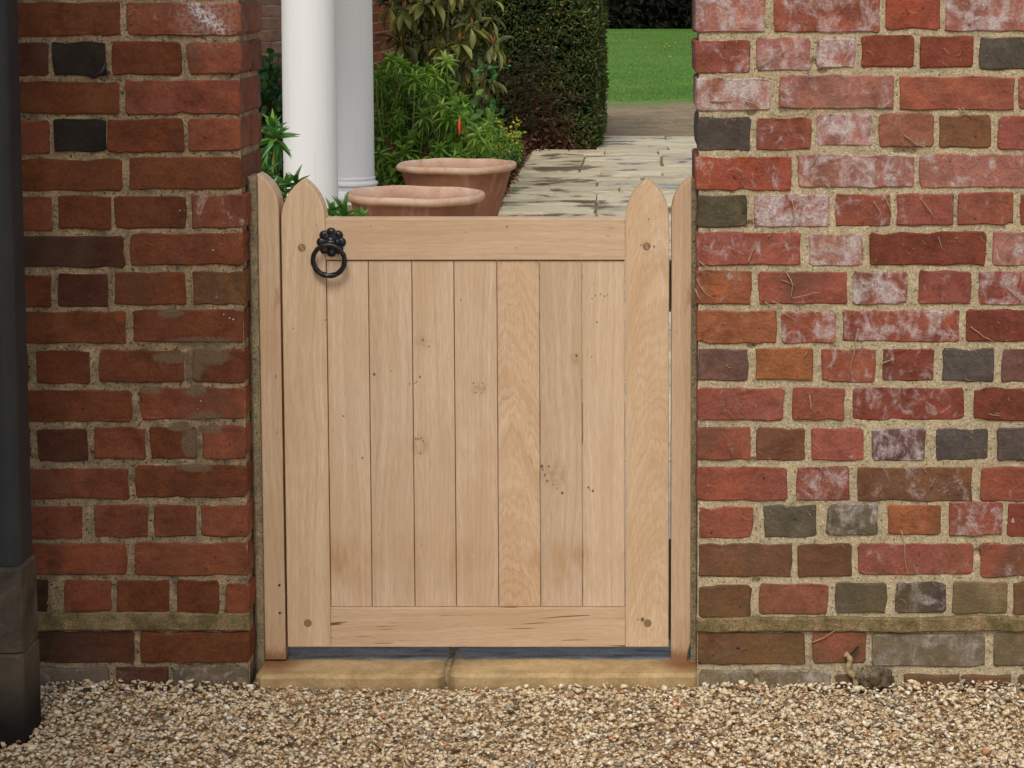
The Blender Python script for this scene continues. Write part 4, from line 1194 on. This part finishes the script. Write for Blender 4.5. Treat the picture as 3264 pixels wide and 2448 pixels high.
column(-1.2195, 5.66 + 0.12, 'white round porch column nearest the gate')
column(-1.285, 7.56 + 0.12, 'white round porch column with moulded base, farther and shaded')
proof = thing('porch_roof', 'white porch ceiling and lintel carried over the columns', 'roof', (-1.9, 7.0, 2.67))
mesh_obj('lintel', *bevel_box(-1.41, -1.10, 5.4, 8.3, 2.672, 2.90, 0.01), M_WHITE, proof)
mesh_obj('ceiling', *box(-3.4, -1.42, 5.4, 8.8, 2.76, 2.88), M_WHITE, proof)
mesh_obj('roof_slab', *box(-3.45, -1.06, 5.32, 8.36, 2.905, 2.98), mat_simple('lead_roof', (0.12, 0.12, 0.125), 0.6, 0.3), proof)

# ------------------------------------------------------------------ house behind the porch
house = thing('brick_house', 'brick house wall behind the porch columns and shrubs', 'house', (-2.4, 10.0, 0.0))
HX, HY0, HY1 = -1.60, 8.86, 12.75
M_MORTAR_H = mat_mortar('house_mortar', alb(200, 180, 150), alb(170, 150, 120), (0.1, 0.09, 0.07), 0.3)
mesh_obj('wall', *box(-5.0, HX - 0.007, HY0 + 0.007, HY1, -0.05, 4.0), M_MORTAR_H, house)
hid = Geo()
for r in range(34):
    z0 = 0.02 + r * 0.075; z1 = z0 + 0.0635
    off = 0.0 if r % 2 else 0.1125
    # front
    x = HX
    k = 0
    while x > -3.3:
        w_ = 0.215 if (k or not off) else 0.1025
        vis = (-2.35 < x - w_ / 2 < -1.8 and 0.6 < z0 < 1.6)
        if vis:
            o = mesh_obj('brick', *extrude_outline(brick_outline(x - w_, x, z0, z1), HY0 + random.uniform(-.001, .001), HY0 + 0.03, 0.003), M_BRICK, house)
            o.color = alb(*random.choice(((176, 140, 122), (168, 128, 112), (158, 118, 100)))) + (0.25,)
        else:
            hid.add(*extrude_outline([(x - w_, z0), (x, z0), (x, z1), (x - w_, z1)], HY0, HY0 + 0.03, 0.003))
        x -= w_ + 0.010; k += 1
    # side
    y = HY0; k = 0
    while y < HY1 - 0.12:
        w_ = 0.215 if (k or off) else 0.1025
        ye = min(y + w_, HY1)
        vis = (10.5 < (y + ye) / 2 and 0.75 < z0 < 1.45)
        if vis:
            o = mesh_obj('brick', *extrude_outline(brick_outline(y, ye, z0, z1), HX + random.uniform(-.001, .001), HX - 0.03, 0.003, 'x'), M_BRICK, house)
            o.color = alb(*random.choice(((168, 88, 62), (150, 76, 54), (176, 98, 72), (134, 72, 56)))) + (0.2,)
        else:
            hid.add(*extrude_outline([(y, z0), (ye, z0), (ye, z1), (y, z1)], HX, HX - 0.03, 0.003, 'x'))
        y = ye + 0.010; k += 1
o = hid.obj('brickwork', M_BRICK, house); o.color = TONE['l'] + (0.2,); tag(o, kind='stuff')
mesh_obj('stone_sill', *bevel_box(HX - 0.03, HX + 0.06, 12.3, 13.0, 1.115, 1.165, 0.004), mat_stone, house)

# ------------------------------------------------------------------ terracotta pots
def mat_terracotta():
    m = NT('terracotta', 0.82, 0.25)
    inf = m.info()
    co = m.vmath('ADD', m.objco(), m.scale(m.vec(1, 0.7, 0.3), m.math('MULTIPLY', inf.outputs['Random'], 9)))
    a = m.noise(co, 6, 6, 0.62, 0.5); f = m.noise(co, 90, 4, 0.7)
    c = m.mix(m.rng(a, 0.32, 0.68), alb(164, 110, 84), alb(130, 85, 64))
    st = m.noise(m.vmath('MULTIPLY', co, (14.0, 14.0, 1.6)), 1.0, 4, 0.6)
    c = m.mix(m.rng(st, 0.55, 0.78, 0.0, 0.55), c, alb(214, 176, 152))
    c = m.mix(m.attr('inside'), c, m.mix(m.rng(st, 0.5, 0.75), alb(158, 88, 66), alb(182, 116, 92)))
    c = m.mix(m.attr('rim'), c, m.mix(m.rng(a, 0.3, 0.7), alb(226, 196, 168), alb(192, 146, 116)))
    c = m.mix(m.rng(m.noise(co, 30, 3, 0.6), 0.62, 0.74, 0.0, 0.5), c, alb(132, 92, 72))
    m.color(m.scale(c, m.rng(f, 0.25, 0.75, 0.88, 1.12)))
    m.bump(m.math('ADD', f, a), 0.25, 0.003)
    return m.m
M_POT = mat_terracotta()
def pot(cx, cy, label, rim_z=0.46, tilt=0.0):
    t = thing('terracotta_pot', label, 'plant pot', (cx, cy, 0.012), 'terracotta pots behind the gate')
    R = 0.285
    prof = [(0.12, 0.013), (0.143, 0.013), (0.148, 0.020)]
    for k in range(1, 9):
        f = k / 8
        prof.append((0.148 + (R - 0.012 - 0.148) * f ** 0.95, 0.02 + (rim_z - 0.058) * f))
    nb = len(prof)
    for k in range(13):
        a = -0.62 * math.pi + 1.24 * math.pi * k / 12
        prof.append((R + 0.000 + 0.0145 * math.cos(a), rim_z - 0.016 + 0.016 * math.sin(a)))
    nr = len(prof)
    for k in range(1, 8):
        f = k / 7
        prof.append((R - 0.020 - 0.128 * f, rim_z - 0.034 - (rim_z - 0.10) * f))
    prof.append((0.0005, 0.075))
    V, F = lathe(prof, cx, cy, 72)
    V = np.array(V)
    ang = np.arctan2(V[:, 1] - cy, V[:, 0] - cx)
    V[:, 2] += tilt * (V[:, 0] - cx) * (V[:, 2] / rim_z) + 0.0022 * np.sin(ang * 3 + cx * 9) * (V[:, 2] > 0.3) + 0.0015 * np.sin(ang * 7 + 1.0) * (V[:, 2] > 0.3)
    rim = np.zeros(len(V)); rim[nb * 72:nr * 72] = 0.95
    inside = np.zeros(len(V)); inside[nr * 72:] = 1.0
    mesh_obj('pot_body', V, F, M_POT, t, True, {'rim': rim, 'inside': inside})
pot(-0.623, 4.81, 'empty wide terracotta pot nearest the gate', 0.462, -0.012)
pot(-0.569, 6.26, 'empty terracotta pot farther back, showing more of its tapered side', 0.461, 0.006)

# ------------------------------------------------------------------ hedges
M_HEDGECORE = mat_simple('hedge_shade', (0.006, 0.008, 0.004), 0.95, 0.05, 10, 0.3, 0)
M_YEW = mat_leaf('yew_needles', [(0.0, alb(32, 40, 17)), (0.4, alb(66, 82, 32)), (0.75, alb(112, 126, 54)), (0.92, alb(150, 160, 80)), (1.0, alb(180, 124, 58))], 0.5, 0.15, 0.3)
T_SPRAY = leaf_template(2, 0.7, 0.3, 0.35)
def hedge(name, label, x0, x1, y0, y1, h, dens, L, W, mat, bulge, tint0=0.4, faces=('front', 'right', 'top')):
    t = thing(name, label, 'hedge', ((x0 + x1) / 2, (y0 + y1) / 2, 0))
    ins = bulge * 1.6
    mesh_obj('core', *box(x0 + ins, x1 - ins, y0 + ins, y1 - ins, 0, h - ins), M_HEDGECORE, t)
    lb = LeafBatch()
    for f in faces:
        if f == 'front': A = (x1 - x0) * h; nrm = np.array([0, -1, 0.])
        elif f == 'right': A = (y1 - y0) * h; nrm = np.array([1, 0, 0.])
        else: A = (x1 - x0) * (y1 - y0); nrm = np.array([0, 0, 1.])
        n = int(A * dens)
        u = RNG.random(n); v = RNG.random(n)
        if f == 'front': p = np.stack([x0 + (x1 - x0) * u, np.full(n, y0), h * v], 1)
        elif f == 'right': p = np.stack([np.full(n, x1), y0 + (y1 - y0) * u, h * v], 1)
        else: p = np.stack([x0 + (x1 - x0) * u, y0 + (y1 - y0) * v, np.full(n, h)], 1)
        q = p * (2.2 / (bulge * 12))
        cl = np.array([mnoise.noise(tuple(a)) + 0.6 * mnoise.noise(tuple(a * 3.1)) for a in q])
        depth = RNG.random(n) ** 1.6 * bulge * 2.2
        p = p + nrm * (cl * bulge)[:, None] - nrm * depth[:, None]
        d = rand_dirs(n) * 0.8 + nrm * 0.7 + np.array([0, 0, 0.25])
        up = nrm + rand_dirs(n) * 0.7 + np.array([0, 0, 0.5])
        tint = np.clip(tint0 + cl * 0.22 + RNG.normal(0, 0.16, n), 0, 0.92)
        tint = np.where(RNG.random(n) < 0.006, 1.0, tint)
        lb.add(T_SPRAY, p, d, up, L * RNG.uniform(0.6, 1.3, n), W * RNG.uniform(0.6, 1.3, n), tint)
    tag(lb.obj('foliage', mat, t), kind='stuff')
    return t
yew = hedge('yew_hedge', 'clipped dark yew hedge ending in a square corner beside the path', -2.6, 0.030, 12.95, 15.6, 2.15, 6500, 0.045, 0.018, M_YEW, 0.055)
# bare brown twigs low on the hedge's left part
M_TWIG = mat_simple('dead_twig', alb(78, 58, 44), 0.9, 0.1, 60, 0.4, 0)
g = Geo()
for q in range(420):
    x = random.gauss(-0.46, 0.17); z = abs(random.gauss(0.30, 0.22)) + 0.02
    if x > -0.05 and random.random() < 0.7: continue
    y0_ = 12.86 + random.uniform(-0.06, 0.10)
    a = random.uniform(-0.6, 3.7); L = random.uniform(0.06, 0.22)
    p = [(x, y0_, z), (x + L * 0.5 * math.cos(a), y0_ - random.uniform(0, 0.05), z + L * 0.45 * math.sin(a)), (x + L * math.cos(a + 0.5), y0_ - random.uniform(-0.03, 0.06), max(0.01, z + L * 0.8 * math.sin(a + 0.5)))]
    g.add(*tube(p, [0.003, 0.002, 0.0012], 3, False))
tag(g.obj('bare_twigs', M_TWIG, yew), kind='stuff')
M_FARHEDGE = mat_leaf('conifer_dark', [(0.0, alb(14, 16, 9)), (0.6, alb(30, 32, 20)), (1.0, alb(48, 48, 30))], 0.7, 0.0, 0.1)
hedge('tall_hedge', 'very dark tall hedge closing off the far end of the lawn', -9, 13, 60.6, 64, 6.0, 260, 0.32, 0.14, M_FARHEDGE, 0.42, 0.4, ('front',))

# fallen brown leaves under the hedge and along the bed
M_LITTER = mat_leaf('dead_leaf', [(0.0, alb(54, 36, 27)), (0.5, alb(96, 62, 44)), (0.85, alb(134, 88, 58)), (1.0, alb(190, 150, 110))], 0.7, 0.1, 0.2)
T_LEAF = leaf_template(3, 0.8, 0.25, 0.3)
n = 2600
xx = np.where(RNG.random(n) < 0.5, RNG.normal(-0.62, 0.14, n), RNG.uniform(-1.4, 0.05, n))
yy = RNG.uniform(6.2, 12.95, n)
ok = (xx < -0.50) | (yy > 12.5); xx, yy = xx[ok], yy[ok]; n = len(xx)
lb = LeafBatch()
lb.add(T_LEAF, np.stack([xx, yy, RNG.uniform(0.004, 0.04, n)], 1), rand_dirs(n) * np.array([1, 1, 0.35]), rand_dirs(n) * 0.5 + np.array([0, 0, 1.0]), RNG.uniform(0.03, 0.07, n), RNG.uniform(0.015, 0.035, n), RNG.random(n))
n2 = 420
p2 = np.stack([RNG.normal(-0.42, 0.17, n2), RNG.uniform(12.72, 12.95, n2), np.abs(RNG.normal(0.05, 0.13, n2)) + 0.01], 1)
p2 = p2[p2[:, 0] < 0.02]; n2 = len(p2)
lb.add(T_LEAF, p2, rand_dirs(n2), rand_dirs(n2) + np.array([0, -0.5, 0.6]), RNG.uniform(0.03, 0.06, n2), RNG.uniform(0.014, 0.03, n2), RNG.random(n2) * 0.8)
tag(lb.obj('fallen_leaves', M_LITTER), 'dry brown fallen leaves on the soil along the bed', 'fallen leaves', kind='stuff')

# ------------------------------------------------------------------ shrubs
M_STEM_G = mat_simple('green_stem', alb(120, 132, 66), 0.7, 0.2, 30, 0.25, 0)
M_STEM_B = mat_simple('brown_stem', alb(120, 96, 74), 0.85, 0.15, 30, 0.3, 0)
M_EUPH = mat_leaf('spurge_leaf', [(0.0, alb(66, 98, 30)), (0.4, alb(122, 168, 58)), (0.75, alb(178, 216, 96)), (1.0, alb(218, 234, 146))], 0.45, 0.35)
M_LOQ = mat_leaf('loquat_leaf', [(0.0, alb(60, 70, 34)), (0.45, alb(118, 126, 58)), (0.8, alb(178, 172, 92)), (0.93, alb(208, 186, 88)), (1.0, alb(204, 140, 70))], 0.38, 0.2, 0.5)
M_BUD = mat_simple('downy_bud', alb(186, 112, 66), 0.8, 0.2, 60, 0.2, 0)
T_NARROW = leaf_template(4, 0.62, 0.25, 0.30)
T_NARROW_S = leaf_template(4, 0.62, 0.25, 0.08)
T_LOQ = leaf_template(6, 1.25, 0.22, 0.32)
T_LOQ_F = leaf_template(6, 1.25, 0.28, 0.10)

# large-leaved brown-green shrub in front of the house wall
loq = thing('loquat_shrub', 'tall shrub with long drooping olive leaves and rusty buds beside the house', 'shrub', (-0.95, 9.4, 0.0))
tips = [(-1.247, 1.212), (-1.137, 1.195), (-1.088, 1.25), (-1.022, 1.24), (-0.969, 1.25), (-0.918, 1.04), (-1.166, 0.974), (-1.007, 0.952), (-0.919, 0.939), (-0.587, 0.966), (-0.833, 1.168), (-0.744, 1.23), (-1.097, 0.824), (-0.796, 0.815), (-0.73, 1.08), (-0.86, 1.32), (-1.15, 1.36), (-0.68, 1.36), (-1.0, 1.42), (-0.80, 0.98)]
lb = LeafBatch(); sg = Geo(); bg_ = Geo()
for k, (x, z) in enumerate(tips):
    y_ = 9.4 + random.uniform(-0.25, 0.3)
    c = (x, y_, z)
    base = (-0.93 + (x + 0.93) * 0.25, 9.5, 0.05)
    mid = (base[0] + (x - base[0]) * 0.55, 9.5 + (y_ - 9.5) * 0.6, z * 0.55)
    sg.add(*tube(smooth_path([base, mid, c], 4), 0.0042, 5))
    nl = random.randint(9, 13)
    for q in range(nl):
        az = q * 2.4 + random.uniform(-0.4, 0.4)
        el = -0.35 - 0.75 * random.random() if q < nl - 3 else random.uniform(-0.1, 0.6)
        dd = np.array([[math.cos(az) * math.cos(el), math.sin(az) * math.cos(el), math.sin(el)]])
        upv = np.array([[-math.cos(az) * math.sin(el), -math.sin(az) * math.sin(el), math.cos(el)]]) + RNG.normal(0, 0.2, (1, 3))
        L = random.uniform(0.11, 0.19)
        tnt = random.choice((0.15, 0.3, 0.45, 0.55, 0.7, 0.8, random.uniform(0.5, 0.93)))
        lb.add(T_LOQ if random.random() < 0.7 else T_LOQ_F, np.array([c]) - np.array([[0, 0, 0.02 * (nl - q) / nl]]), dd, upv, [L], [L * random.uniform(0.27, 0.36)], [tnt])
    for q in range(random.randint(2, 4)):
        e = Vector(c) + Vector((random.uniform(-0.015, 0.015), random.uniform(-0.015, 0.015), random.uniform(0.04, 0.065)))
        bg_.add(*tube([c, Vector(c).lerp(e, 0.5), e], [0.004, 0.006, 0.001], 5))
# lower hanging leaves inside the bush
for q in range(330):
    c = np.array([[random.uniform(-1.28, -0.60), 9.45 + random.uniform(-0.2, 0.35), random.uniform(0.62, 1.4)]])
    az = random.uniform(0, 6.28); el = random.uniform(-1.2, 0.1)
    dd = np.array([[math.cos(az) * math.cos(el), math.sin(az) * math.cos(el), math.sin(el)]])
    L = random.uniform(0.10, 0.18)
    lb.add(T_LOQ, c, dd, np.array([[-math.cos(az) * math.sin(el), -math.sin(az) * math.sin(el), math.cos(el)]]), [L], [L * 0.3], [random.choice((0.05, 0.15, 0.3, 0.45, 0.7))])
sg.obj('stems', M_STEM_B, loq, True)
tag(lb.obj('foliage', M_LOQ, loq), kind='stuff')
bg_.obj('buds', M_BUD, loq, True)

# bright green spurge bush
spu = thing('spurge_bush', 'bright green bush of narrow leaf whorls behind the pots', 'shrub', (-0.95, 8.4, 0.0))
lb = LeafBatch(); sg = Geo()
heads = [(-1.135, .905), (-1.06, .865), (-0.86, .80), (-1.22, .80), (-0.99, .78), (-0.80, .885), (-0.70, .545), (-0.90, .71), (-0.62, .45), (-0.84, .36), (-1.05, .34), (-1.2, .33), (-0.95, .27), (-0.76, .30), (-0.57, .40)]
heads = [(x, z, -0.05) for x, z in heads]
for q in range(120):
    x = random.uniform(-1.38, -0.56)
    top = 0.90 if x < -1.0 else 0.90 - (x + 1.0) * 0.85
    heads.append((x, random.uniform(0.12, max(0.3, top - 0.04)), random.uniform(0.0, 0.75)))
for (x, z, dy) in heads:
    y_ = 8.35 + dy
    lean = np.array([random.uniform(-0.35, 0.35), random.uniform(-0.45, 0.1), 1.0])
    L = random.uniform(0.075, 0.115)
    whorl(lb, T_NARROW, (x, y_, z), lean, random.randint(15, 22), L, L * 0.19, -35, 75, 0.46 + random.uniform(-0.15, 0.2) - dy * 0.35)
    b = (x - lean[0] * z * 0.5, y_ + 0.1, max(0.0, z - random.uniform(0.25, 0.6)))
    sg.add(*tube(smooth_path([b, (x - lean[0] * 0.08, y_ + 0.02, z - (z - b[2]) * 0.4), (x, y_, z)], 3), 0.0042, 4))
# a few broad plain leaves low down
n = 260
p = np.stack([RNG.uniform(-1.38, -0.55, n), RNG.uniform(8.3, 9.0, n), RNG.uniform(0.05, 0.7, n)], 1)
lb.add(T_LEAF, p, rand_dirs(n) + np.array([0, -0.3, 0]), rand_dirs(n) * 0.6 + np.array([0, -0.5, 1.0]), RNG.uniform(0.05, 0.085, n), RNG.uniform(0.03, 0.05, n), RNG.uniform(0.1, 0.5, n))
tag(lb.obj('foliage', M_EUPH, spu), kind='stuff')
sg.obj('stems', M_STEM_G, spu, True)
M_REDLEAF = NT('turning_leaf', 0.5, 0.3)
_s = M_REDLEAF.sep(M_REDLEAF.objco())
_mid = M_REDLEAF.rng(M_REDLEAF.math('ABSOLUTE', M_REDLEAF.math('ADD', _s[0], -0.2395)), 0.0045, 0.0015)
M_REDLEAF.color(M_REDLEAF.mix(M_REDLEAF.math('MULTIPLY', _mid, 0.8), alb(196, 58, 30), alb(240, 170, 70)))
P = [(-0.7105 + 0.0165 * math.sin(math.pi * t) ** 0.8, 0.565 - 0.105 * t) for t in np.linspace(0, 1, 9)]
Q = [(-0.7105 - 0.0165 * math.sin(math.pi * t) ** 0.8, 0.565 - 0.105 * t) for t in np.linspace(1, 0, 9)][1:-1]
V, F = [], []
for i, t in enumerate(np.linspace(0, 1, 9)):
    w = 0.0175 * math.sin(math.pi * min(0.985, max(0.02, t))) ** 0.75; z = 0.565 - 0.105 * t; yb = 8.14 - 0.012 * math.sin(math.pi * t)
    V += [(-0.7105 - w, yb + 0.006, z), (-0.7105, yb, z), (-0.7105 + w, yb + 0.006, z), (-0.7105, yb + 0.0035, z)]
for i in range(8):
    a = 4 * i
    F += [(a, a + 1, a + 5, a + 4), (a + 1, a + 2, a + 6, a + 5), (a + 2, a + 3, a + 7, a + 6), (a + 3, a, a + 4, a + 7)]
tag(mesh_obj('red_leaf', V, F, M_REDLEAF.m, spu, True), 'single red leaf with a yellow midrib hanging down')

# lime-yellow flowering spurge at the edge of the bed
M_LIME = mat_leaf('lime_bract', [(0.0, alb(116, 132, 34)), (0.5, alb(170, 182, 44)), (1.0, alb(214, 214, 76))], 0.5, 0.3)
lime = thing('lime_spurge', 'low plant with lime yellow flower heads at the edge of the path', 'plant', (-0.58, 8.8, 0.0))
lb = LeafBatch(); lg = LeafBatch(); sg = Geo()
for q in range(70):
    if q > 26:
        x = random.uniform(-0.84, -0.52); z = random.uniform(0.10, 0.34); y_ = random.uniform(10.4, 11.6)
    else:
        x = random.uniform(-0.84, -0.62); z = random.uniform(0.22, 0.40); y_ = 8.75 + random.uniform(-0.15, 0.3)
    c = np.array([x, y_, z])
    m = 16
    pos = c + RNG.normal(0, 0.018, (m, 3))
    lb.add(T_LEAF, pos, rand_dirs(m) + np.array([0, 0, 0.5]), rand_dirs(m) * 0.5 + np.array([0, -0.3, 1]), RNG.uniform(0.018, 0.032, m), RNG.uniform(0.016, 0.026, m), RNG.random(m))
    whorl(lg, T_NARROW, (x, y_, z - 0.07), (random.uniform(-0.2, 0.2), -0.1, 1), 16, 0.055, 0.012, -40, 45, 0.38)
    sg.add(*tube([(x, y_ + 0.05, 0.0), (x, y_ + 0.01, z * 0.6), (x, y_, z)], 0.003, 4))
sg.obj('stems', M_STEM_G, lime, True)
tag(lb.obj('flowers', M_LIME, lime), kind='stuff')
tag(lg.obj('foliage', M_EUPH, lime), kind='stuff')

# rounded leaves at the corner of the bed
M_ROUND = mat_leaf('bergenia_leaf', [(0.0, alb(36, 74, 30)), (0.6, alb(70, 122, 52)), (1.0, alb(120, 170, 96))], 0.35, 0.2)
rd = thing('ground_cover_plant', 'low clump of small rounded green leaves where bed meets paving', 'plant', (-0.45, 7.6, 0.0))
n = 420
p = np.stack([-0.555 - np.abs(RNG.normal(0, 0.07, n)), RNG.uniform(7.8, 11.6, n), RNG.uniform(0.02, 0.15, n)], 1)
lb = LeafBatch()
lb.add(T_LEAF, p, rand_dirs(n) * np.array([1, 1, 0.4]), rand_dirs(n) * 0.5 + np.array([0, -0.4, 1]), RNG.uniform(0.03, 0.055, n), RNG.uniform(0.025, 0.045, n), RNG.random(n))
tag(lb.obj('foliage', M_ROUND, rd), kind='stuff')
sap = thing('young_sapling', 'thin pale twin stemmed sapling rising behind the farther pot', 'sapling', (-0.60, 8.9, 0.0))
sg = Geo()
sg.add(*tube(smooth_path([(-0.70, 8.9, 0.0), (-0.655, 8.9, 0.45), (-0.625, 8.9, 0.58), (-0.615, 8.88, 0.78)], 4), 0.0048, 6))
sg.add(*tube(smooth_path([(-0.64, 8.9, 0.52), (-0.60, 8.9, 0.62), (-0.575, 8.88, 0.76)], 4), 0.0036, 6))
sg.obj('stem', M_STEM_B, sap, True)
lb = LeafBatch()
n = 70
p = np.array([-0.59, 8.88, 0.0]) + np.stack([RNG.normal(0, 0.05, n), RNG.normal(0, 0.06, n), RNG.choice([0.80, 0.62, 0.50, 0.44], n) + RNG.normal(0, 0.03, n)], 1)
lb.add(T_LEAF, p, rand_dirs(n), rand_dirs(n) * 0.5 + np.array([0, -0.4, 1]), RNG.uniform(0.04, 0.07, n), RNG.uniform(0.025, 0.04, n), RNG.uniform(0.2, 0.8, n))
tag(lb.obj('foliage', M_ROUND, sap), kind='stuff')

# tall leafy stems between pier and column
M_GLOSSY = mat_leaf('glossy_leaf', [(0.0, alb(28, 66, 22)), (0.4, alb(62, 118, 40)), (0.8, alb(112, 168, 64)), (1.0, alb(186, 200, 80))], 0.3, 0.3, 0.5)
lp = thing('leafy_stem', 'tall stem with a spiky leaf rosette against the nearest white column', 'plant', (-1.28, 5.1, 0.0))
lb = LeafBatch(); sg = Geo()
whorl(lb, T_NARROW_S, (-1.262, 5.1, 0.668), (0.25, -0.25, 1), 24, 0.115, 0.024, -55, 60, 0.35)
whorl(lb, T_NARROW_S, (-1.275, 5.12, 0.71), (-0.1, -0.1, 1), 10, 0.095, 0.026, 20, 80, 0.6)
whorl(lb, T_NARROW, (-1.30, 5.2, 0.60), (-0.2, 0.1, 1), 14, 0.10, 0.024, -50, 40, 0.3)
sg.add(*tube(smooth_path([(-1.275, 5.15, 0.0), (-1.29, 5.15, 0.35), (-1.285, 5.12, 0.52), (-1.262, 5.1, 0.67)], 4), 0.0055, 6))
sg.obj('stem', mat_simple('pale_stem', alb(176, 172, 74), 0.6, 0.3, 20, 0.15, 0), lp, True)
tag(lb.obj('foliage', M_GLOSSY, lp), kind='stuff')
ls = thing('low_leafy_plant', 'short glossy green shoots showing above the gate between column and pot', 'plant', (-0.84, 4.1, 0.0))
lb = LeafBatch(); sg = Geo()
for (x, z, L, n) in ((-0.905, 0.425, 0.085, 13), (-0.850, 0.415, 0.095, 15), (-0.765, 0.405, 0.08, 11), (-0.81, 0.37, 0.08, 12), (-0.93, 0.36, 0.09, 12)):
    y_ = 4.2 + random.uniform(-0.08, 0.08)
    whorl(lb, T_NARROW_S, (x, y_, z), (random.uniform(-0.1, 0.15), -0.1, 1), n, L, L * 0.25, -10, 80, 0.42)
    sg.add(*tube([(x, y_, 0.0), (x, y_, z)], 0.004, 5))
sg.obj('stems', M_STEM_G, ls, True)
tag(lb.obj('foliage', M_GLOSSY, ls), kind='stuff')
lf = thing('low_leafy_plant', 'glossy green shoots filling the gap between the pier and the pointed stile', 'plant', (-1.2, 4.9, 0.0))
lb = LeafBatch(); sg = Geo()
for (x, z) in ((-1.245, 0.46), (-1.20, 0.47), (-1.16, 0.475), (-1.28, 0.44), (-1.22, 0.40), (-1.30, 0.52), (-1.12, 0.40), (-1.17, 0.36)):
    y_ = 4.95 + random.uniform(-0.12, 0.12)
    whorl(lb, T_NARROW_S, (x, y_, z), (random.uniform(-0.2, 0.2), -0.15, 1), 14, 0.085, 0.024, -30, 75, 0.38)
    sg.add(*tube([(x, y_, 0.0), (x, y_, z)], 0.004, 5))
sg.obj('stems', M_STEM_G, lf, True)
tag(lb.obj('foliage', M_GLOSSY, lf), kind='stuff')
# dark creeper in the shade of the porch
cr = thing('dark_creeper', 'dark leafy climber in the shade behind the nearest column', 'climber', (-1.9, 8.3, 0.0))
n = 900
p = np.stack([RNG.uniform(-2.3, -1.55, n), RNG.uniform(8.2, 8.8, n), RNG.uniform(0.0, 0.92, n)], 1)
lb = LeafBatch()
lb.add(T_LEAF, p, rand_dirs(n) + np.array([0, -0.4, -0.3]), rand_dirs(n) * 0.5 + np.array([0, -0.8, 0.6]), RNG.uniform(0.05, 0.09, n), RNG.uniform(0.035, 0.06, n), RNG.uniform(0.0, 0.45, n))
tag(lb.obj('foliage', M_GLOSSY, cr), kind='stuff')
g = Geo()
for q in range(7):
    x = -2.2 + q * 0.1
    g.add(*tube(smooth_path([(x, 8.78, 0.0), (x + random.uniform(-.1, .1), 8.75, 0.45), (x + random.uniform(-.1, .1), 8.7, 0.9)], 4), 0.005, 5))
g.obj('stems', M_STEM_B, cr, True)
